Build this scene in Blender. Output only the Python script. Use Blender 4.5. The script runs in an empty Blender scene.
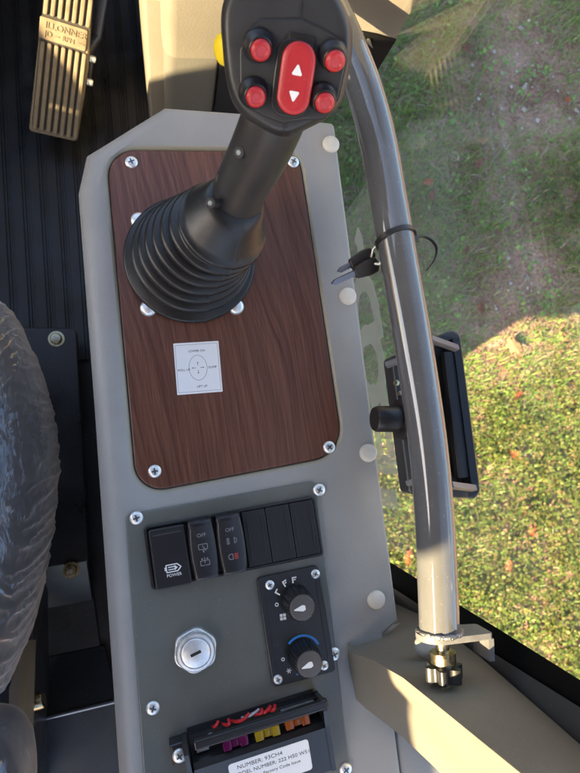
import bpy, bmesh, math, random
import numpy as np
from mathutils import Vector, Matrix, noise
R = math.radians
S = 0.001                       # everything below is laid out in millimetres
scene = bpy.context.scene
C = scene.collection
random.seed(7)

# ------------------------------------------------------------------ camera
FPX, PW, PH, CH = 581.0, 580.0, 773.0, 465.0
CR = Matrix(((0.97350, 0.09620, -0.20730), (-0.11570, 0.98970, -0.08420), (0.19700, 0.10590, 0.97470)))
q_ = CR.to_quaternion(); q_.normalize(); CR = q_.to_matrix()
cam_d = bpy.data.cameras.new('camera'); cam = bpy.data.objects.new('camera', cam_d); C.objects.link(cam)
cam.matrix_world = Matrix.Translation((0, 0, CH*S)) @ CR.to_4x4()
cam_d.sensor_fit = 'HORIZONTAL'; cam_d.sensor_width = 26.0; cam_d.lens = 26.0*FPX/PW
cam_d.clip_start = 0.02; cam_d.clip_end = 500
cam_d.dof.use_dof = True; cam_d.dof.focus_distance = 0.43; cam_d.dof.aperture_fstop = 15
scene.camera = cam

# ------------------------------------------------------------------ light
SUN = Vector((-.80, -.38, .46)).normalized()         # towards the sun: low, from the left and behind the driver
world = bpy.data.worlds.new('World'); scene.world = world; world.use_nodes = True
wn = world.node_tree.nodes; wl = world.node_tree.links
sky = wn.new('ShaderNodeTexSky'); sky.sky_type = 'NISHITA'; sky.sun_disc = False
sky.sun_elevation = math.asin(SUN.z); sky.sun_rotation = math.atan2(SUN.x, SUN.y)
sky.dust_density = 2.5; sky.ozone_density = 0.5; sky.air_density = 0.9
wn['Background'].inputs[1].default_value = 0.09
wl.new(sky.outputs[0], wn['Background'].inputs[0])
sd = bpy.data.lights.new('sun', 'SUN'); sd.energy = 5.0; sd.angle = R(0.5); sd.color = (1.0, .76, .42)
so = bpy.data.objects.new('sun', sd); C.objects.link(so); so.rotation_euler = SUN.to_track_quat('Z', 'Y').to_euler()
so.location = (-3, -2, 3)
scene.view_settings.view_transform = 'Standard'; scene.view_settings.look = 'None'
scene.view_settings.exposure = 2.8; scene.view_settings.gamma = 1
scene.cycles.max_bounces = 10; scene.cycles.transparent_max_bounces = 16

# ------------------------------------------------------------------ materials
def mat(name, col, rough=.5, metal=0., spec=.5, bump=None, vary=None, coat=0., dust=.30):
    """principled material; bump=(scale, strength, distance_mm); vary=(scale, amount) mottles colour and gloss a little"""
    m = bpy.data.materials.new(name); m.use_nodes = True
    n = m.node_tree.nodes; l = m.node_tree.links; p = n['Principled BSDF']
    p.inputs['Base Color'].default_value = (*col, 1); p.inputs['Roughness'].default_value = rough
    p.inputs['Metallic'].default_value = metal; p.inputs['Specular IOR Level'].default_value = spec
    p.inputs['Coat Weight'].default_value = coat; p.inputs['Coat Roughness'].default_value = .05
    tc = n.new('ShaderNodeTexCoord')
    if vary:
        t = n.new('ShaderNodeTexNoise'); t.inputs['Scale'].default_value = vary[0]; t.inputs['Detail'].default_value = 8
        t.inputs['Roughness'].default_value = .65
        l.new(tc.outputs['Object'], t.inputs['Vector'])
        r = n.new('ShaderNodeValToRGB'); a = vary[1]
        r.color_ramp.elements[0].position = .3; r.color_ramp.elements[1].position = .7
        r.color_ramp.elements[0].color = (*[c*(1-a) for c in col], 1); r.color_ramp.elements[1].color = (*[min(1, c*(1+a)) for c in col], 1)
        l.new(t.outputs['Fac'], r.inputs[0])
        dn = n.new('ShaderNodeTexNoise'); dn.inputs['Scale'].default_value = 520; dn.inputs['Detail'].default_value = 1.5; l.new(tc.outputs['Object'], dn.inputs['Vector'])
        dm = n.new('ShaderNodeMapRange'); dm.inputs[1].default_value = .68; dm.inputs[2].default_value = .76; dm.inputs[3].default_value = 0; dm.inputs[4].default_value = dust; l.new(dn.outputs['Fac'], dm.inputs[0])
        dx = n.new('ShaderNodeMix'); dx.data_type = 'RGBA'; dx.inputs[7].default_value = (.36, .33, .29, 1); l.new(dm.outputs[0], dx.inputs[0]); l.new(r.outputs[0], dx.inputs[6]); l.new(dx.outputs[2], p.inputs['Base Color'])
        mr = n.new('ShaderNodeMapRange'); mr.inputs[1].default_value = .3; mr.inputs[2].default_value = .7
        mr.inputs[3].default_value = max(.02, rough*(1-a*1.2)); mr.inputs[4].default_value = min(1, rough*(1+a*1.2))
        l.new(t.outputs['Fac'], mr.inputs[0]); l.new(mr.outputs[0], p.inputs['Roughness'])
    if bump:
        b = n.new('ShaderNodeBump'); t2 = n.new('ShaderNodeTexNoise'); t2.inputs['Scale'].default_value = bump[0]; t2.inputs['Detail'].default_value = 4
        b.inputs['Strength'].default_value = bump[1]; b.inputs['Distance'].default_value = bump[2]*S
        l.new(tc.outputs['Object'], t2.inputs['Vector']); l.new(t2.outputs['Fac'], b.inputs['Height']); l.new(b.outputs[0], p.inputs['Normal'])
    return m

M = {}
def leather(name, col, rough, vs=9):
    m = mat(name, col, rough, vary=(vs, .10), dust=.2)
    n = m.node_tree.nodes; l = m.node_tree.links
    tc = [x for x in n if x.type == 'TEX_COORD'][0]
    v = n.new('ShaderNodeTexVoronoi'); v.inputs['Scale'].default_value = 620; v.feature = 'SMOOTH_F1'
    l.new(tc.outputs['Object'], v.inputs['Vector'])
    b = n.new('ShaderNodeBump'); b.inputs['Strength'].default_value = .4; b.inputs['Distance'].default_value = .00035
    l.new(v.outputs['Distance'], b.inputs['Height']); l.new(b.outputs[0], n['Principled BSDF'].inputs['Normal'])
    return m
M['console'] = leather('grey_console_plastic', (.282, .282, .276), .44)
M['rim'] = mat('khaki_rim', (.30, .28, .22), .5)
M['trim'] = leather('beige_trim_plastic', (.150, .139, .114), .5)
M['paint'] = mat('dark_panel_paint', (.115, .123, .113), .32, vary=(14, .12), bump=(900, .06, .3), coat=.25)
M['rubber'] = mat('black_rubber', (.014, .014, .0145), .37, bump=(1500, .12, .2), vary=(40, .15), dust=.10)
M['grip'] = mat('charcoal_grip_plastic', (.024, .0245, .026), .42, bump=(1800, .2, .25), vary=(60, .12), dust=.06)
M['plastic'] = mat('black_plastic', (.014, .014, .016), .38, bump=(1500, .1, .2))
M['satin'] = mat('black_satin_plastic', (.020, .021, .024), .30, vary=(60, .05), dust=.1)
M['knob'] = mat('knob_cap_plastic', (.075, .070, .068), .4)
M['red'] = mat('red_button_plastic', (.42, .022, .028), .38, vary=(80, .08))
M['yellow'] = mat('yellow_button_plastic', (.75, .58, .02), .4)
M['white'] = mat('white_print', (.75, .75, .75), .5)
M['cap'] = mat('white_cap_plastic', (.56, .54, .49), .45, vary=(120, .06))
M['zinc'] = mat('zinc_plated_steel', (.86, .88, .88), .42, .85, vary=(200, .1))
M['dull'] = mat('dull_zinc', (.5, .52, .52), .5, .9, vary=(200, .2))
M['brass'] = mat('yellow_zinc_plating', (.50, .44, .28), .3, 1, vary=(200, .25))
M['chrome'] = mat('chrome', (.75, .76, .77), .12, 1)
M['slot'] = mat('dark_recess', (.01, .01, .012), .6)
M['slotm'] = mat('screw_recess', (.10, .12, .13), .4, .6)
M['bar'] = mat('grey_bar_paint', (.086, .090, .096), .6, 0, spec=.1, vary=(50, .08), dust=.22, bump=(75, .10, .8), coat=1.)
M['bar'].node_tree.nodes['Principled BSDF'].inputs['Coat IOR'].default_value = 1.85
M['steel'] = mat('bracket_steel', (.12, .124, .132), .4, 0, vary=(90, .2))
M['weld'] = mat('weld_bead', (.24, .24, .25), .35, .9, bump=(900, .9, 1.5))
M['floor'] = mat('black_floor_metal', (.018, .019, .022), .38, vary=(12, .3))
M['mat'] = mat('ribbed_black_rubber', (.012, .012, .013), .40, vary=(16, .35), bump=(700, .2, .4))
M['seatmetal'] = mat('dark_seat_metal', (.020, .021, .026), .36, vary=(16, .3), bump=(500, .08, .4))
M['cushion'] = mat('navy_seat_fabric', (.055, .058, .074), .8, bump=(700, .4, .5))
M['seal'] = mat('black_seal', (.004, .004, .004), .75, spec=.2)
M['rail'] = mat('dark_rail_paint', (.06, .062, .066), .34, vary=(30, .1))
M['lower'] = leather('dark_olive_plastic', (.10, .098, .085), .5)
M['edge'] = mat('bright_edge_metal', (.22, .22, .24), .28, 1)
M['pedal'] = mat('cast_pedal_metal', (.165, .132, .085), .55, .1, vary=(70, .22), bump=(400, .25, .5))
M['pedalgroove'] = mat('pedal_groove', (.02, .018, .015), .6)
M['blue'] = mat('blue_print', (.03, .22, .62), .5)
M['redprint'] = mat('red_print', (.55, .06, .04), .5)
M['redwire'] = mat('red_wire', (.55, .02, .025), .35)
M['greywire'] = mat('grey_wire', (.45, .42, .5), .4)
M['paper'] = mat('paper_sticker', (.74, .76, .78), .45)
M['ink'] = mat('black_ink', (.03, .03, .035), .6)
M['grey'] = mat('grey_ink', (.20, .20, .21), .6)
M['lens'] = mat('pale_lens', (.62, .60, .55), .25)
M['soil'] = None

def fusemat(name, col):
    m = mat(name, col, .15); m.node_tree.nodes['Principled BSDF'].inputs['Transmission Weight'].default_value = .45
    return m
M['fuse_purple'] = fusemat('purple_fuse', (.16, .004, .10)); M['fuse_yellow'] = fusemat('yellow_fuse', (.50, .36, .02)); M['fuse_orange'] = fusemat('orange_fuse', (.42, .11, .012))

def wood():
    m = bpy.data.materials.new('walnut_laminate'); m.use_nodes = True
    n = m.node_tree.nodes; l = m.node_tree.links; p = n['Principled BSDF']
    tc = n.new('ShaderNodeTexCoord')
    mp0 = n.new('ShaderNodeMapping'); mp0.inputs['Scale'].default_value = (9, 2.6, 1); l.new(tc.outputs['Object'], mp0.inputs[0])
    big = n.new('ShaderNodeTexNoise'); big.inputs['Scale'].default_value = 1.0; big.inputs['Detail'].default_value = 3; l.new(mp0.outputs[0], big.inputs['Vector'])
    sep = n.new('ShaderNodeSeparateXYZ'); l.new(tc.outputs['Object'], sep.inputs[0])
    # rings : x plus a slow warp, so that lines run along the panel and arch here and there
    ma = n.new('ShaderNodeMath'); ma.operation = 'MULTIPLY_ADD'; ma.inputs[1].default_value = .05; l.new(big.outputs['Fac'], ma.inputs[0]); l.new(sep.outputs[0], ma.inputs[2])
    ml = n.new('ShaderNodeMath'); ml.operation = 'MULTIPLY_ADD'; ml.inputs[1].default_value = .10; l.new(sep.outputs[1], ml.inputs[0]); l.new(ma.outputs[0], ml.inputs[2])
    cb = n.new('ShaderNodeCombineXYZ'); l.new(ml.outputs[0], cb.inputs[0])
    ys = n.new('ShaderNodeMath'); ys.operation = 'MULTIPLY'; ys.inputs[1].default_value = .02; l.new(sep.outputs[1], ys.inputs[0]); l.new(ys.outputs[0], cb.inputs[1])
    gr = n.new('ShaderNodeTexNoise'); gr.inputs['Scale'].default_value = 330; gr.inputs['Detail'].default_value = 6; gr.inputs['Roughness'].default_value = .62; l.new(cb.outputs[0], gr.inputs['Vector'])
    mp = n.new('ShaderNodeMapping'); mp.inputs['Scale'].default_value = (3000, 30, 1); mp.inputs['Rotation'].default_value = (0, 0, R(4)); l.new(tc.outputs['Object'], mp.inputs[0])
    po = n.new('ShaderNodeTexNoise'); po.inputs['Scale'].default_value = 1; po.inputs['Detail'].default_value = 3; l.new(mp.outputs[0], po.inputs['Vector'])
    r1 = n.new('ShaderNodeValToRGB'); e = r1.color_ramp.elements
    e[0].position = .32; e[0].color = (.082, .031, .020, 1); e[1].position = .74; e[1].color = (.20, .088, .057, 1)
    e2 = e.new(.5); e2.color = (.132, .056, .037, 1)
    l.new(gr.outputs['Fac'], r1.inputs[0])
    r2 = n.new('ShaderNodeValToRGB'); f = r2.color_ramp.elements; f[0].position = .34; f[0].color = (.66, .62, .62, 1); f[1].position = .58; f[1].color = (1, 1, 1, 1)
    l.new(po.outputs['Fac'], r2.inputs[0])
    mx = n.new('ShaderNodeMix'); mx.data_type = 'RGBA'; mx.blend_type = 'MULTIPLY'; mx.inputs[0].default_value = 1
    l.new(r1.outputs[0], mx.inputs[6]); l.new(r2.outputs[0], mx.inputs[7]); l.new(mx.outputs[2], p.inputs['Base Color'])
    p.inputs['Roughness'].default_value = .30
    b = n.new('ShaderNodeBump'); b.inputs['Strength'].default_value = .25; b.inputs['Distance'].default_value = .0002; l.new(po.outputs['Fac'], b.inputs['Height']); l.new(b.outputs[0], p.inputs['Normal'])
    return m
M['wood'] = wood()

def clear(name, tint, ior, extra=.0, rough=0.):
    """thin clear sheet: see-through plus a fresnel reflection"""
    m = bpy.data.materials.new(name); m.use_nodes = True; n = m.node_tree.nodes; l = m.node_tree.links
    for x in list(n): n.remove(x)
    o = n.new('ShaderNodeOutputMaterial'); t = n.new('ShaderNodeBsdfTransparent'); t.inputs[0].default_value = (*tint, 1)
    g = n.new('ShaderNodeBsdfGlossy'); g.inputs['Roughness'].default_value = rough
    f = n.new('ShaderNodeFresnel'); ge = n.new('ShaderNodeNewGeometry'); ir = n.new('ShaderNodeMapRange')
    ir.inputs[3].default_value = ior; ir.inputs[4].default_value = 1/ior; l.new(ge.outputs['Backfacing'], ir.inputs[0]); l.new(ir.outputs[0], f.inputs[0])
    a = n.new('ShaderNodeMath'); a.operation = 'ADD'; a.use_clamp = True; a.inputs[1].default_value = extra; l.new(f.outputs[0], a.inputs[0])
    x = n.new('ShaderNodeMixShader'); l.new(a.outputs[0], x.inputs[0]); l.new(t.outputs[0], x.inputs[1]); l.new(g.outputs[0], x.inputs[2]); l.new(x.outputs[0], o.inputs[0])
    return m, n, l, g, f
M['glass'] = clear('window_glass', (.975, .98, .97), 1.55)[0]
def film():
    m, n, l, g, f = clear('wrinkled_plastic_film', (.93, .94, .95), 1.5, .15, .07)
    tc = n.new('ShaderNodeTexCoord'); mp = n.new('ShaderNodeMapping'); mp.inputs['Scale'].default_value = (150, 40, 60); mp.inputs['Rotation'].default_value = (0, 0, R(28)); l.new(tc.outputs['Object'], mp.inputs[0])
    t = n.new('ShaderNodeTexNoise'); t.inputs['Scale'].default_value = 1; t.inputs['Detail'].default_value = 5; t.inputs['Distortion'].default_value = 1.2; l.new(mp.outputs[0], t.inputs['Vector'])
    b = n.new('ShaderNodeBump'); b.inputs['Strength'].default_value = .55; b.inputs['Distance'].default_value = .003; l.new(t.outputs['Fac'], b.inputs['Height'])
    l.new(b.outputs[0], g.inputs['Normal']); l.new(b.outputs[0], f.inputs['Normal'])
    d = n.new('ShaderNodeBsdfTranslucent'); d2 = n.new('ShaderNodeBsdfDiffuse'); d2.inputs[0].default_value = (.8, .8, .8, 1)
    x2 = n.new('ShaderNodeMixShader'); r = n.new('ShaderNodeMapRange'); r.inputs[1].default_value = .60; r.inputs[2].default_value = .80; r.inputs[3].default_value = .02; r.inputs[4].default_value = .2
    l.new(t.outputs['Fac'], r.inputs[0]); lw = n.new('ShaderNodeLayerWeight'); lw.inputs[0].default_value = .5; pw = n.new('ShaderNodeMath'); pw.operation = 'POWER'; pw.inputs[1].default_value = 2.2; l.new(lw.outputs['Facing'], pw.inputs[0])
    ad = n.new('ShaderNodeMath'); ad.operation = 'MULTIPLY_ADD'; ad.inputs[1].default_value = .7; l.new(pw.outputs[0], ad.inputs[0]); l.new(r.outputs[0], ad.inputs[2]); l.new(ad.outputs[0], x2.inputs[0])
    o = [q for q in n if q.type == 'OUTPUT_MATERIAL'][0]; x1 = o.inputs[0].links[0].from_node
    l.new(x1.outputs[0], x2.inputs[1]); l.new(d2.outputs[0], x2.inputs[2]); l.new(x2.outputs[0], o.inputs[0])
    return m
M['film'] = film()
def decal():
    m = bpy.data.materials.new('frosted_decal'); m.use_nodes = True; n = m.node_tree.nodes; l = m.node_tree.links
    p = n['Principled BSDF']; p.inputs['Base Color'].default_value = (.80, .83, .76, 1); p.inputs['Roughness'].default_value = .6; p.inputs['Alpha'].default_value = .45
    return m
M['decal'] = decal()

# ------------------------------------------------------------------ helpers
def at(u, v, z=0.):
    """point of the photograph (its own pixels) at height z mm above the console top"""
    d = CR @ Vector(((u-PW/2)/FPX, -(v-PH/2)/FPX, -1.0))
    t = (z-CH)/d.z
    return Vector((d.x*t, d.y*t, z))
def aty(u, v, y):
    d = CR @ Vector(((u-PW/2)/FPX, -(v-PH/2)/FPX, -1.0)); t = y/d.y
    return Vector((d.x*t, y, CH+d.z*t))
def atx(u, v, x):
    d = CR @ Vector(((u-PW/2)/FPX, -(v-PH/2)/FPX, -1.0)); t = x/d.x
    return Vector((x, d.y*t, CH+d.z*t))
def rpoly(corners, rad, n=6):
    """polygon with rounded corners, dense 2D points (counter-clockwise input)"""
    out = []; k = len(corners)
    if not isinstance(rad, (list, tuple)): rad = [rad]*k
    for i in range(k):
        p = Vector(corners[i]).to_2d(); a = Vector(corners[i-1]).to_2d(); b = Vector(corners[(i+1) % k]).to_2d()
        r = rad[i]
        if r <= 0: out.append(p); continue
        da = (a-p); db = (b-p); la = da.length; lb = db.length; da /= la; db /= lb
        ang = math.acos(max(-1, min(1, da.dot(db)))); t = min(r/math.tan(ang/2), la*.49, lb*.49); rr = t*math.tan(ang/2)
        c = p+(da+db).normalized()*(rr/math.sin(ang/2))
        s0 = p+da*t-c; s1 = p+db*t-c
        a0 = math.atan2(s0.y, s0.x); a1 = math.atan2(s1.y, s1.x); d = (a1-a0+math.pi) % (2*math.pi)-math.pi
        for j in range(n+1):
            th = a0+d*j/n; out.append(c+Vector((math.cos(th), math.sin(th)))*rr)
    return out
def inset(pts, d):
    """move a closed counter-clockwise outline inwards; d may be a function of the point"""
    k = len(pts); out = []
    for i in range(k):
        a, p, b = pts[i-1], pts[i], pts[(i+1) % k]
        e0 = (p-a); e1 = (b-p)
        if e0.length < 1e-6: e0 = e1
        if e1.length < 1e-6: e1 = e0
        n0 = Vector((-e0.y, e0.x)).normalized(); n1 = Vector((-e1.y, e1.x)).normalized()
        m = (n0+n1); m = m.normalized() if m.length > 1e-6 else n0
        c = max(.35, m.dot(n0)); dd = d(p) if callable(d) else d
        out.append(p+m*dd/c)
    return out
def rect(cx, cy, w, h, r=0, n=5):
    return rpoly([(cx-w/2, cy-h/2), (cx+w/2, cy-h/2), (cx+w/2, cy+h/2), (cx-w/2, cy+h/2)], r, n)
def circ(cx, cy, r, n=32, ry=None):
    return [Vector((cx+r*math.cos(2*math.pi*i/n), cy+(ry or r)*math.sin(2*math.pi*i/n))) for i in range(n)]
def fr(loc, rz=0, rx=0, ry=0):
    return Matrix.Translation(Vector(loc)) @ Matrix.Rotation(rz, 4, 'Z') @ Matrix.Rotation(ry, 4, 'Y') @ Matrix.Rotation(rx, 4, 'X')
def frame_z(o, zdir, xhint=(1, 0, 0)):
    z = Vector(zdir).normalized(); x = Vector(xhint); x = (x-z*x.dot(z)).normalized(); y = z.cross(x)
    m = Matrix((x, y, z)).transposed().to_4x4(); m.translation = Vector(o); return m
I4 = Matrix.Identity(4)

class B:
    def __init__(s): s.v = []; s.f = []; s.mi = []; s.cur = 0
    def m(s, i): s.cur = i; return s
    def _add(s, vs, fs):
        o = len(s.v); s.v += [Vector(x) for x in vs]
        for f in fs: s.f.append([i+o for i in f]); s.mi.append(s.cur)
    def stack(s, loops, cap0=True, cap1=True, closed=True):
        n = len(loops[0]); vs = [p for L in loops for p in L]; fs = []
        for k in range(len(loops)-1):
            for i in range(n if closed else n-1):
                j = (i+1) % n; fs.append([k*n+i, k*n+j, (k+1)*n+j, (k+1)*n+i])
        if cap0: fs.append(list(range(n))[::-1])
        if cap1: fs.append([(len(loops)-1)*n+i for i in range(n)])
        s._add(vs, fs); return s
    def plate(s, pts, z0, z1, bev=0., F=I4, steps=3):
        L = [[F @ Vector((p.x, p.y, z0)) for p in pts]]
        if bev:
            for k in range(steps+1):
                a = math.pi/2*k/steps
                L.append([F @ Vector((p.x, p.y, z1-bev+bev*math.sin(a))) for p in inset(pts, bev*(1-math.cos(a)))])
        else: L.append([F @ Vector((p.x, p.y, z1)) for p in pts])
        return s.stack(L)
    def box(s, c, size, F=I4, bev=0., r=0.):
        return s.plate(rect(c[0], c[1], size[0], size[1], r), c[2]-size[2]/2, c[2]+size[2]/2, bev, F)
    def lathe(s, prof, F=I4, seg=32, cap0=True, cap1=True):
        return s.stack([[F @ Vector((r*math.cos(2*math.pi*i/seg), r*math.sin(2*math.pi*i/seg), z)) for i in range(seg)] for r, z in prof], cap0, cap1)
    def tube(s, path, rad, seg=20, caps=True, squash=None):
        path = [Vector(p) for p in path]; n = len(path)
        if not isinstance(rad, (list, tuple)): rad = [rad]*n
        t = [(path[min(i+1, n-1)]-path[max(i-1, 0)]).normalized() for i in range(n)]
        up = Vector((0, 0, 1)) if abs(t[0].z) < .9 else Vector((1, 0, 0))
        x = (up-t[0]*up.dot(t[0])).normalized(); L = []
        for i in range(n):
            x = (x-t[i]*x.dot(t[i])).normalized(); y = t[i].cross(x)
            L.append([path[i]+(x*math.cos(2*math.pi*k/seg)+y*math.sin(2*math.pi*k/seg))*rad[i] for k in range(seg)])
        return s.stack(L, caps, caps)
    def text(s, body, F, size, extr=.05, align='CENTER', bold=0.):
        cu = bpy.data.curves.new('t', 'FONT'); cu.body = body; cu.size = size; cu.align_x = align; cu.align_y = 'CENTER'; cu.extrude = extr; cu.resolution_u = 3; cu.offset = bold
        o = bpy.data.objects.new('t', cu); C.objects.link(o); bpy.context.view_layer.update()
        me = o.to_mesh(); vs = [F @ v.co for v in me.vertices]; fs = [list(p.vertices) for p in me.polygons]
        s._add(vs, fs); o.to_mesh_clear(); bpy.data.objects.remove(o); bpy.data.curves.remove(cu); return s
    def build(s, name, mats, parent=None, smooth=True, ang=38, sub=0):
        off = Vector((0, 0, 0)); p = parent
        while p: off += p.location; p = p.parent
        if not isinstance(mats, (list, tuple)): mats = [mats]
        me = bpy.data.meshes.new(name)
        me.from_pydata([v*S-off for v in s.v], [], s.f)
        for x in mats: me.materials.append(x)
        me.polygons.foreach_set('material_index', s.mi)
        bm = bmesh.new(); bm.from_mesh(me); bmesh.ops.remove_doubles(bm, verts=bm.verts, dist=1e-7); bmesh.ops.recalc_face_normals(bm, faces=bm.faces); bm.to_mesh(me); bm.free()
        if smooth:
            me.polygons.foreach_set('use_smooth', [True]*len(me.polygons))
            if ang < 180:
                me.set_sharp_from_angle(angle=R(ang)); bm = bmesh.new(); bm.from_mesh(me)
                for fc in bm.faces:
                    if len(fc.verts) > 6:
                        fc.smooth = False
                        for e in fc.edges: e.smooth = False
                bm.to_mesh(me); bm.free()
        o = bpy.data.objects.new(name, me); C.objects.link(o)
        if parent: o.parent = parent
        if sub:
            md = o.modifiers.new('sub', 'SUBSURF'); md.levels = md.render_levels = sub
        return o

def tag(o, label, cat, group=None):
    o['label'] = label; o['category'] = cat
    if group: o['group'] = group
    return o
def thing(name, label, cat, loc, group=None):
    o = bpy.data.objects.new(name, None); C.objects.link(o); o.location = Vector(loc)*S; o.empty_display_size = .02
    return tag(o, label, cat, group)
def struct(o): o['kind'] = 'structure'; return o
def copy_part(src, parent, loc_mm, rz=0, rot=None):
    """a copy of a part whose mesh is modelled about its own origin"""
    o = src.copy(); C.objects.link(o); off = Vector((0, 0, 0)); p = parent
    while p: off += p.location; p = p.parent
    o.parent = parent; o.location = Vector(loc_mm)*S-off; o.rotation_euler = rot if rot else (0, 0, rz)
    return o

# ================================================================== SETTING
# ---- ground outside : one big sheet of soil, then grass, weeds, dry blades, pebbles as ground cover
GZ = -1600.
def soil():
    m = bpy.data.materials.new('bare_soil'); m.use_nodes = True; n = m.node_tree.nodes; l = m.node_tree.links; p = n['Principled BSDF']
    tc = n.new('ShaderNodeTexCoord')
    a = n.new('ShaderNodeTexNoise'); a.inputs['Scale'].default_value = 5; a.inputs['Detail'].default_value = 9; a.inputs['Roughness'].default_value = .7; l.new(tc.outputs['Object'], a.inputs['Vector'])
    r = n.new('ShaderNodeValToRGB'); e = r.color_ramp.elements; e[0].position = .3; e[0].color = (.18, .105, .075, 1); e[1].position = .7; e[1].color = (.48, .33, .25, 1)  # soil tones raised to lift the shaded part of the lawn
    x = e.new(.5); x.color = (.31, .20, .145, 1)
    l.new(a.outputs['Fac'], r.inputs[0])
    g = n.new('ShaderNodeTexNoise'); g.inputs['Scale'].default_value = 70; g.inputs['Detail'].default_value = 6; l.new(tc.outputs['Object'], g.inputs['Vector'])
    mx = n.new('ShaderNodeMix'); mx.data_type = 'RGBA'; mx.blend_type = 'OVERLAY'; mx.inputs[0].default_value = .8; l.new(r.outputs[0], mx.inputs[6]); l.new(g.outputs['Fac'], mx.inputs[7])
    l.new(mx.outputs[2], p.inputs['Base Color']); p.inputs['Roughness'].default_value = .95; p.inputs['Specular IOR Level'].default_value = .1
    b = n.new('ShaderNodeBump'); b.inputs['Strength'].default_value = .8; b.inputs['Distance'].default_value = .02; l.new(g.outputs['Fac'], b.inputs['Height']); l.new(b.outputs[0], p.inputs['Normal'])
    return m
g = B(); g.stack([[Vector((-60000, -60000, GZ)), Vector((60000, -60000, GZ)), Vector((60000, 60000, GZ)), Vector((-60000, 60000, GZ))]], False, True)
struct(g.build('ground', soil(), smooth=False))

def leafmat(name, cols, rough=.55, trans=.3):
    m = bpy.data.materials.new(name); m.use_nodes = True; n = m.node_tree.nodes; l = m.node_tree.links; p = n['Principled BSDF']
    ge = n.new('ShaderNodeNewGeometry'); r = n.new('ShaderNodeValToRGB'); e = r.color_ramp.elements
    e[0].color = (*cols[0], 1); e[1].color = (*cols[-1], 1)
    for i, c in enumerate(cols[1:-1]): k = e.new((i+1)/(len(cols)-1)); k.color = (*c, 1)
    l.new(ge.outputs['Random Per Island'], r.inputs[0]); l.new(r.outputs[0], p.inputs['Base Color']); p.inputs['Roughness'].default_value = rough
    t = n.new('ShaderNodeBsdfTranslucent'); l.new(r.outputs[0], t.inputs[0]); x = n.new('ShaderNodeMixShader'); x.inputs[0].default_value = trans
    o = n['Material Output']; l.new(p.outputs[0], x.inputs[1]); l.new(t.outputs[0], x.inputs[2]); l.new(x.outputs[0], o.inputs[0])
    return m
def pnoise(x, y, sc, seed): return noise.noise(Vector((x*sc, y*sc, seed)))
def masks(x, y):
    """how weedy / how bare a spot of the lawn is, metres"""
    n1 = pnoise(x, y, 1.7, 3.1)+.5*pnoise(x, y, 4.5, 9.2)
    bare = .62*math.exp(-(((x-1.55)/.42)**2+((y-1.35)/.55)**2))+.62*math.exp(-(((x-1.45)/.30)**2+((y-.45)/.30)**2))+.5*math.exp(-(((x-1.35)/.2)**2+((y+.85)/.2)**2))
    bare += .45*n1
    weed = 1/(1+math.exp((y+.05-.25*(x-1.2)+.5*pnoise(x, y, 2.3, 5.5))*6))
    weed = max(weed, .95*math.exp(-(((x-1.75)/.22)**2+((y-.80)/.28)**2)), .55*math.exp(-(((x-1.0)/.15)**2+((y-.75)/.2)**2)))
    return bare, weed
def scatter(n, accept, make, name, m, x0=.30, x1=2.45, y0=-1.5, y1=2.3):
    V = []; F = []; rng = random.Random(len(name)*17+n)
    while n > 0:
        x = rng.uniform(x0, x1); y = rng.uniform(y0, y1); n -= 1
        b, w = masks(x, y)
        if rng.random() > accept(b, w, x, y): continue
        make(rng, x, y, V, F)
    me = bpy.data.meshes.new(name); me.from_pydata(V, [], F); me.materials.append(m)
    o = bpy.data.objects.new(name, me); C.objects.link(o); o['kind'] = 'stuff'; return o
GZM = GZ*S
def blade(lmin, lmax, wd, lean):
    def f(rng, x, y, V, F):
        a = rng.uniform(0, 6.283); ln = rng.uniform(lmin, lmax); w = wd*rng.uniform(.6, 1.3); le = rng.uniform(*lean)
        dx, dy = math.cos(a), math.sin(a); px, py = -dy*w, dx*w; o = len(V)
        h1 = ln*.5*math.cos(le*.6); d1 = ln*.5*math.sin(le*.6); h2 = h1+ln*.5*math.cos(le*1.25); d2 = d1+ln*.5*math.sin(le*1.25); h2 = max(h2, .003); h1 = max(h1, .003)
        V.extend([(x-px, y-py, GZM), (x+px, y+py, GZM), (x+dx*d1-px*.8, y+dy*d1-py*.8, GZM+h1), (x+dx*d1+px*.8, y+dy*d1+py*.8, GZM+h1), (x+dx*d2, y+dy*d2, GZM+h2)])
        F.extend([(o, o+1, o+3, o+2), (o+2, o+3, o+4)])
    return f
def leaflet(smin, smax, hmax):
    def f(rng, x, y, V, F):
        for _ in range(rng.choice((3, 4, 5))):
            a = rng.uniform(0, 6.283); s = rng.uniform(smin, smax); til = rng.uniform(-.1, .7); h = GZM+rng.uniform(.006, hmax)
            cx = x+rng.uniform(-.018, .018); cy = y+rng.uniform(-.018, .018); o = len(V); dx, dy = math.cos(a), math.sin(a)
            for t, w in ((0, 0), (.3, .42), (.7, .42), (1, .06)):
                z = h+t*s*math.sin(til); bx = cx+dx*t*s*math.cos(til); by = cy+dy*t*s*math.cos(til)
                if t == 0: V.append((bx, by, z))
                else: V.extend([(bx-dy*w*s, by+dx*w*s, z+.0015), (bx+dy*w*s, by-dx*w*s, z+.0015)])
            F.extend([(o, o+2, o+1), (o+1, o+2, o+4, o+3), (o+3, o+4, o+6, o+5)])
    return f
scatter(110000, lambda b, w, x, y: max(.05, min(1, .95-b*1.25))*(1-.55*w), blade(.025, .065, .0016, (.5, 1.5)), 'grass', leafmat('grass_blade', [(.12, .25, .04), (.20, .35, .06), (.16, .28, .055), (.29, .38, .12)]))  # blade colours brightened to make up for the shade they lie in
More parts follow.
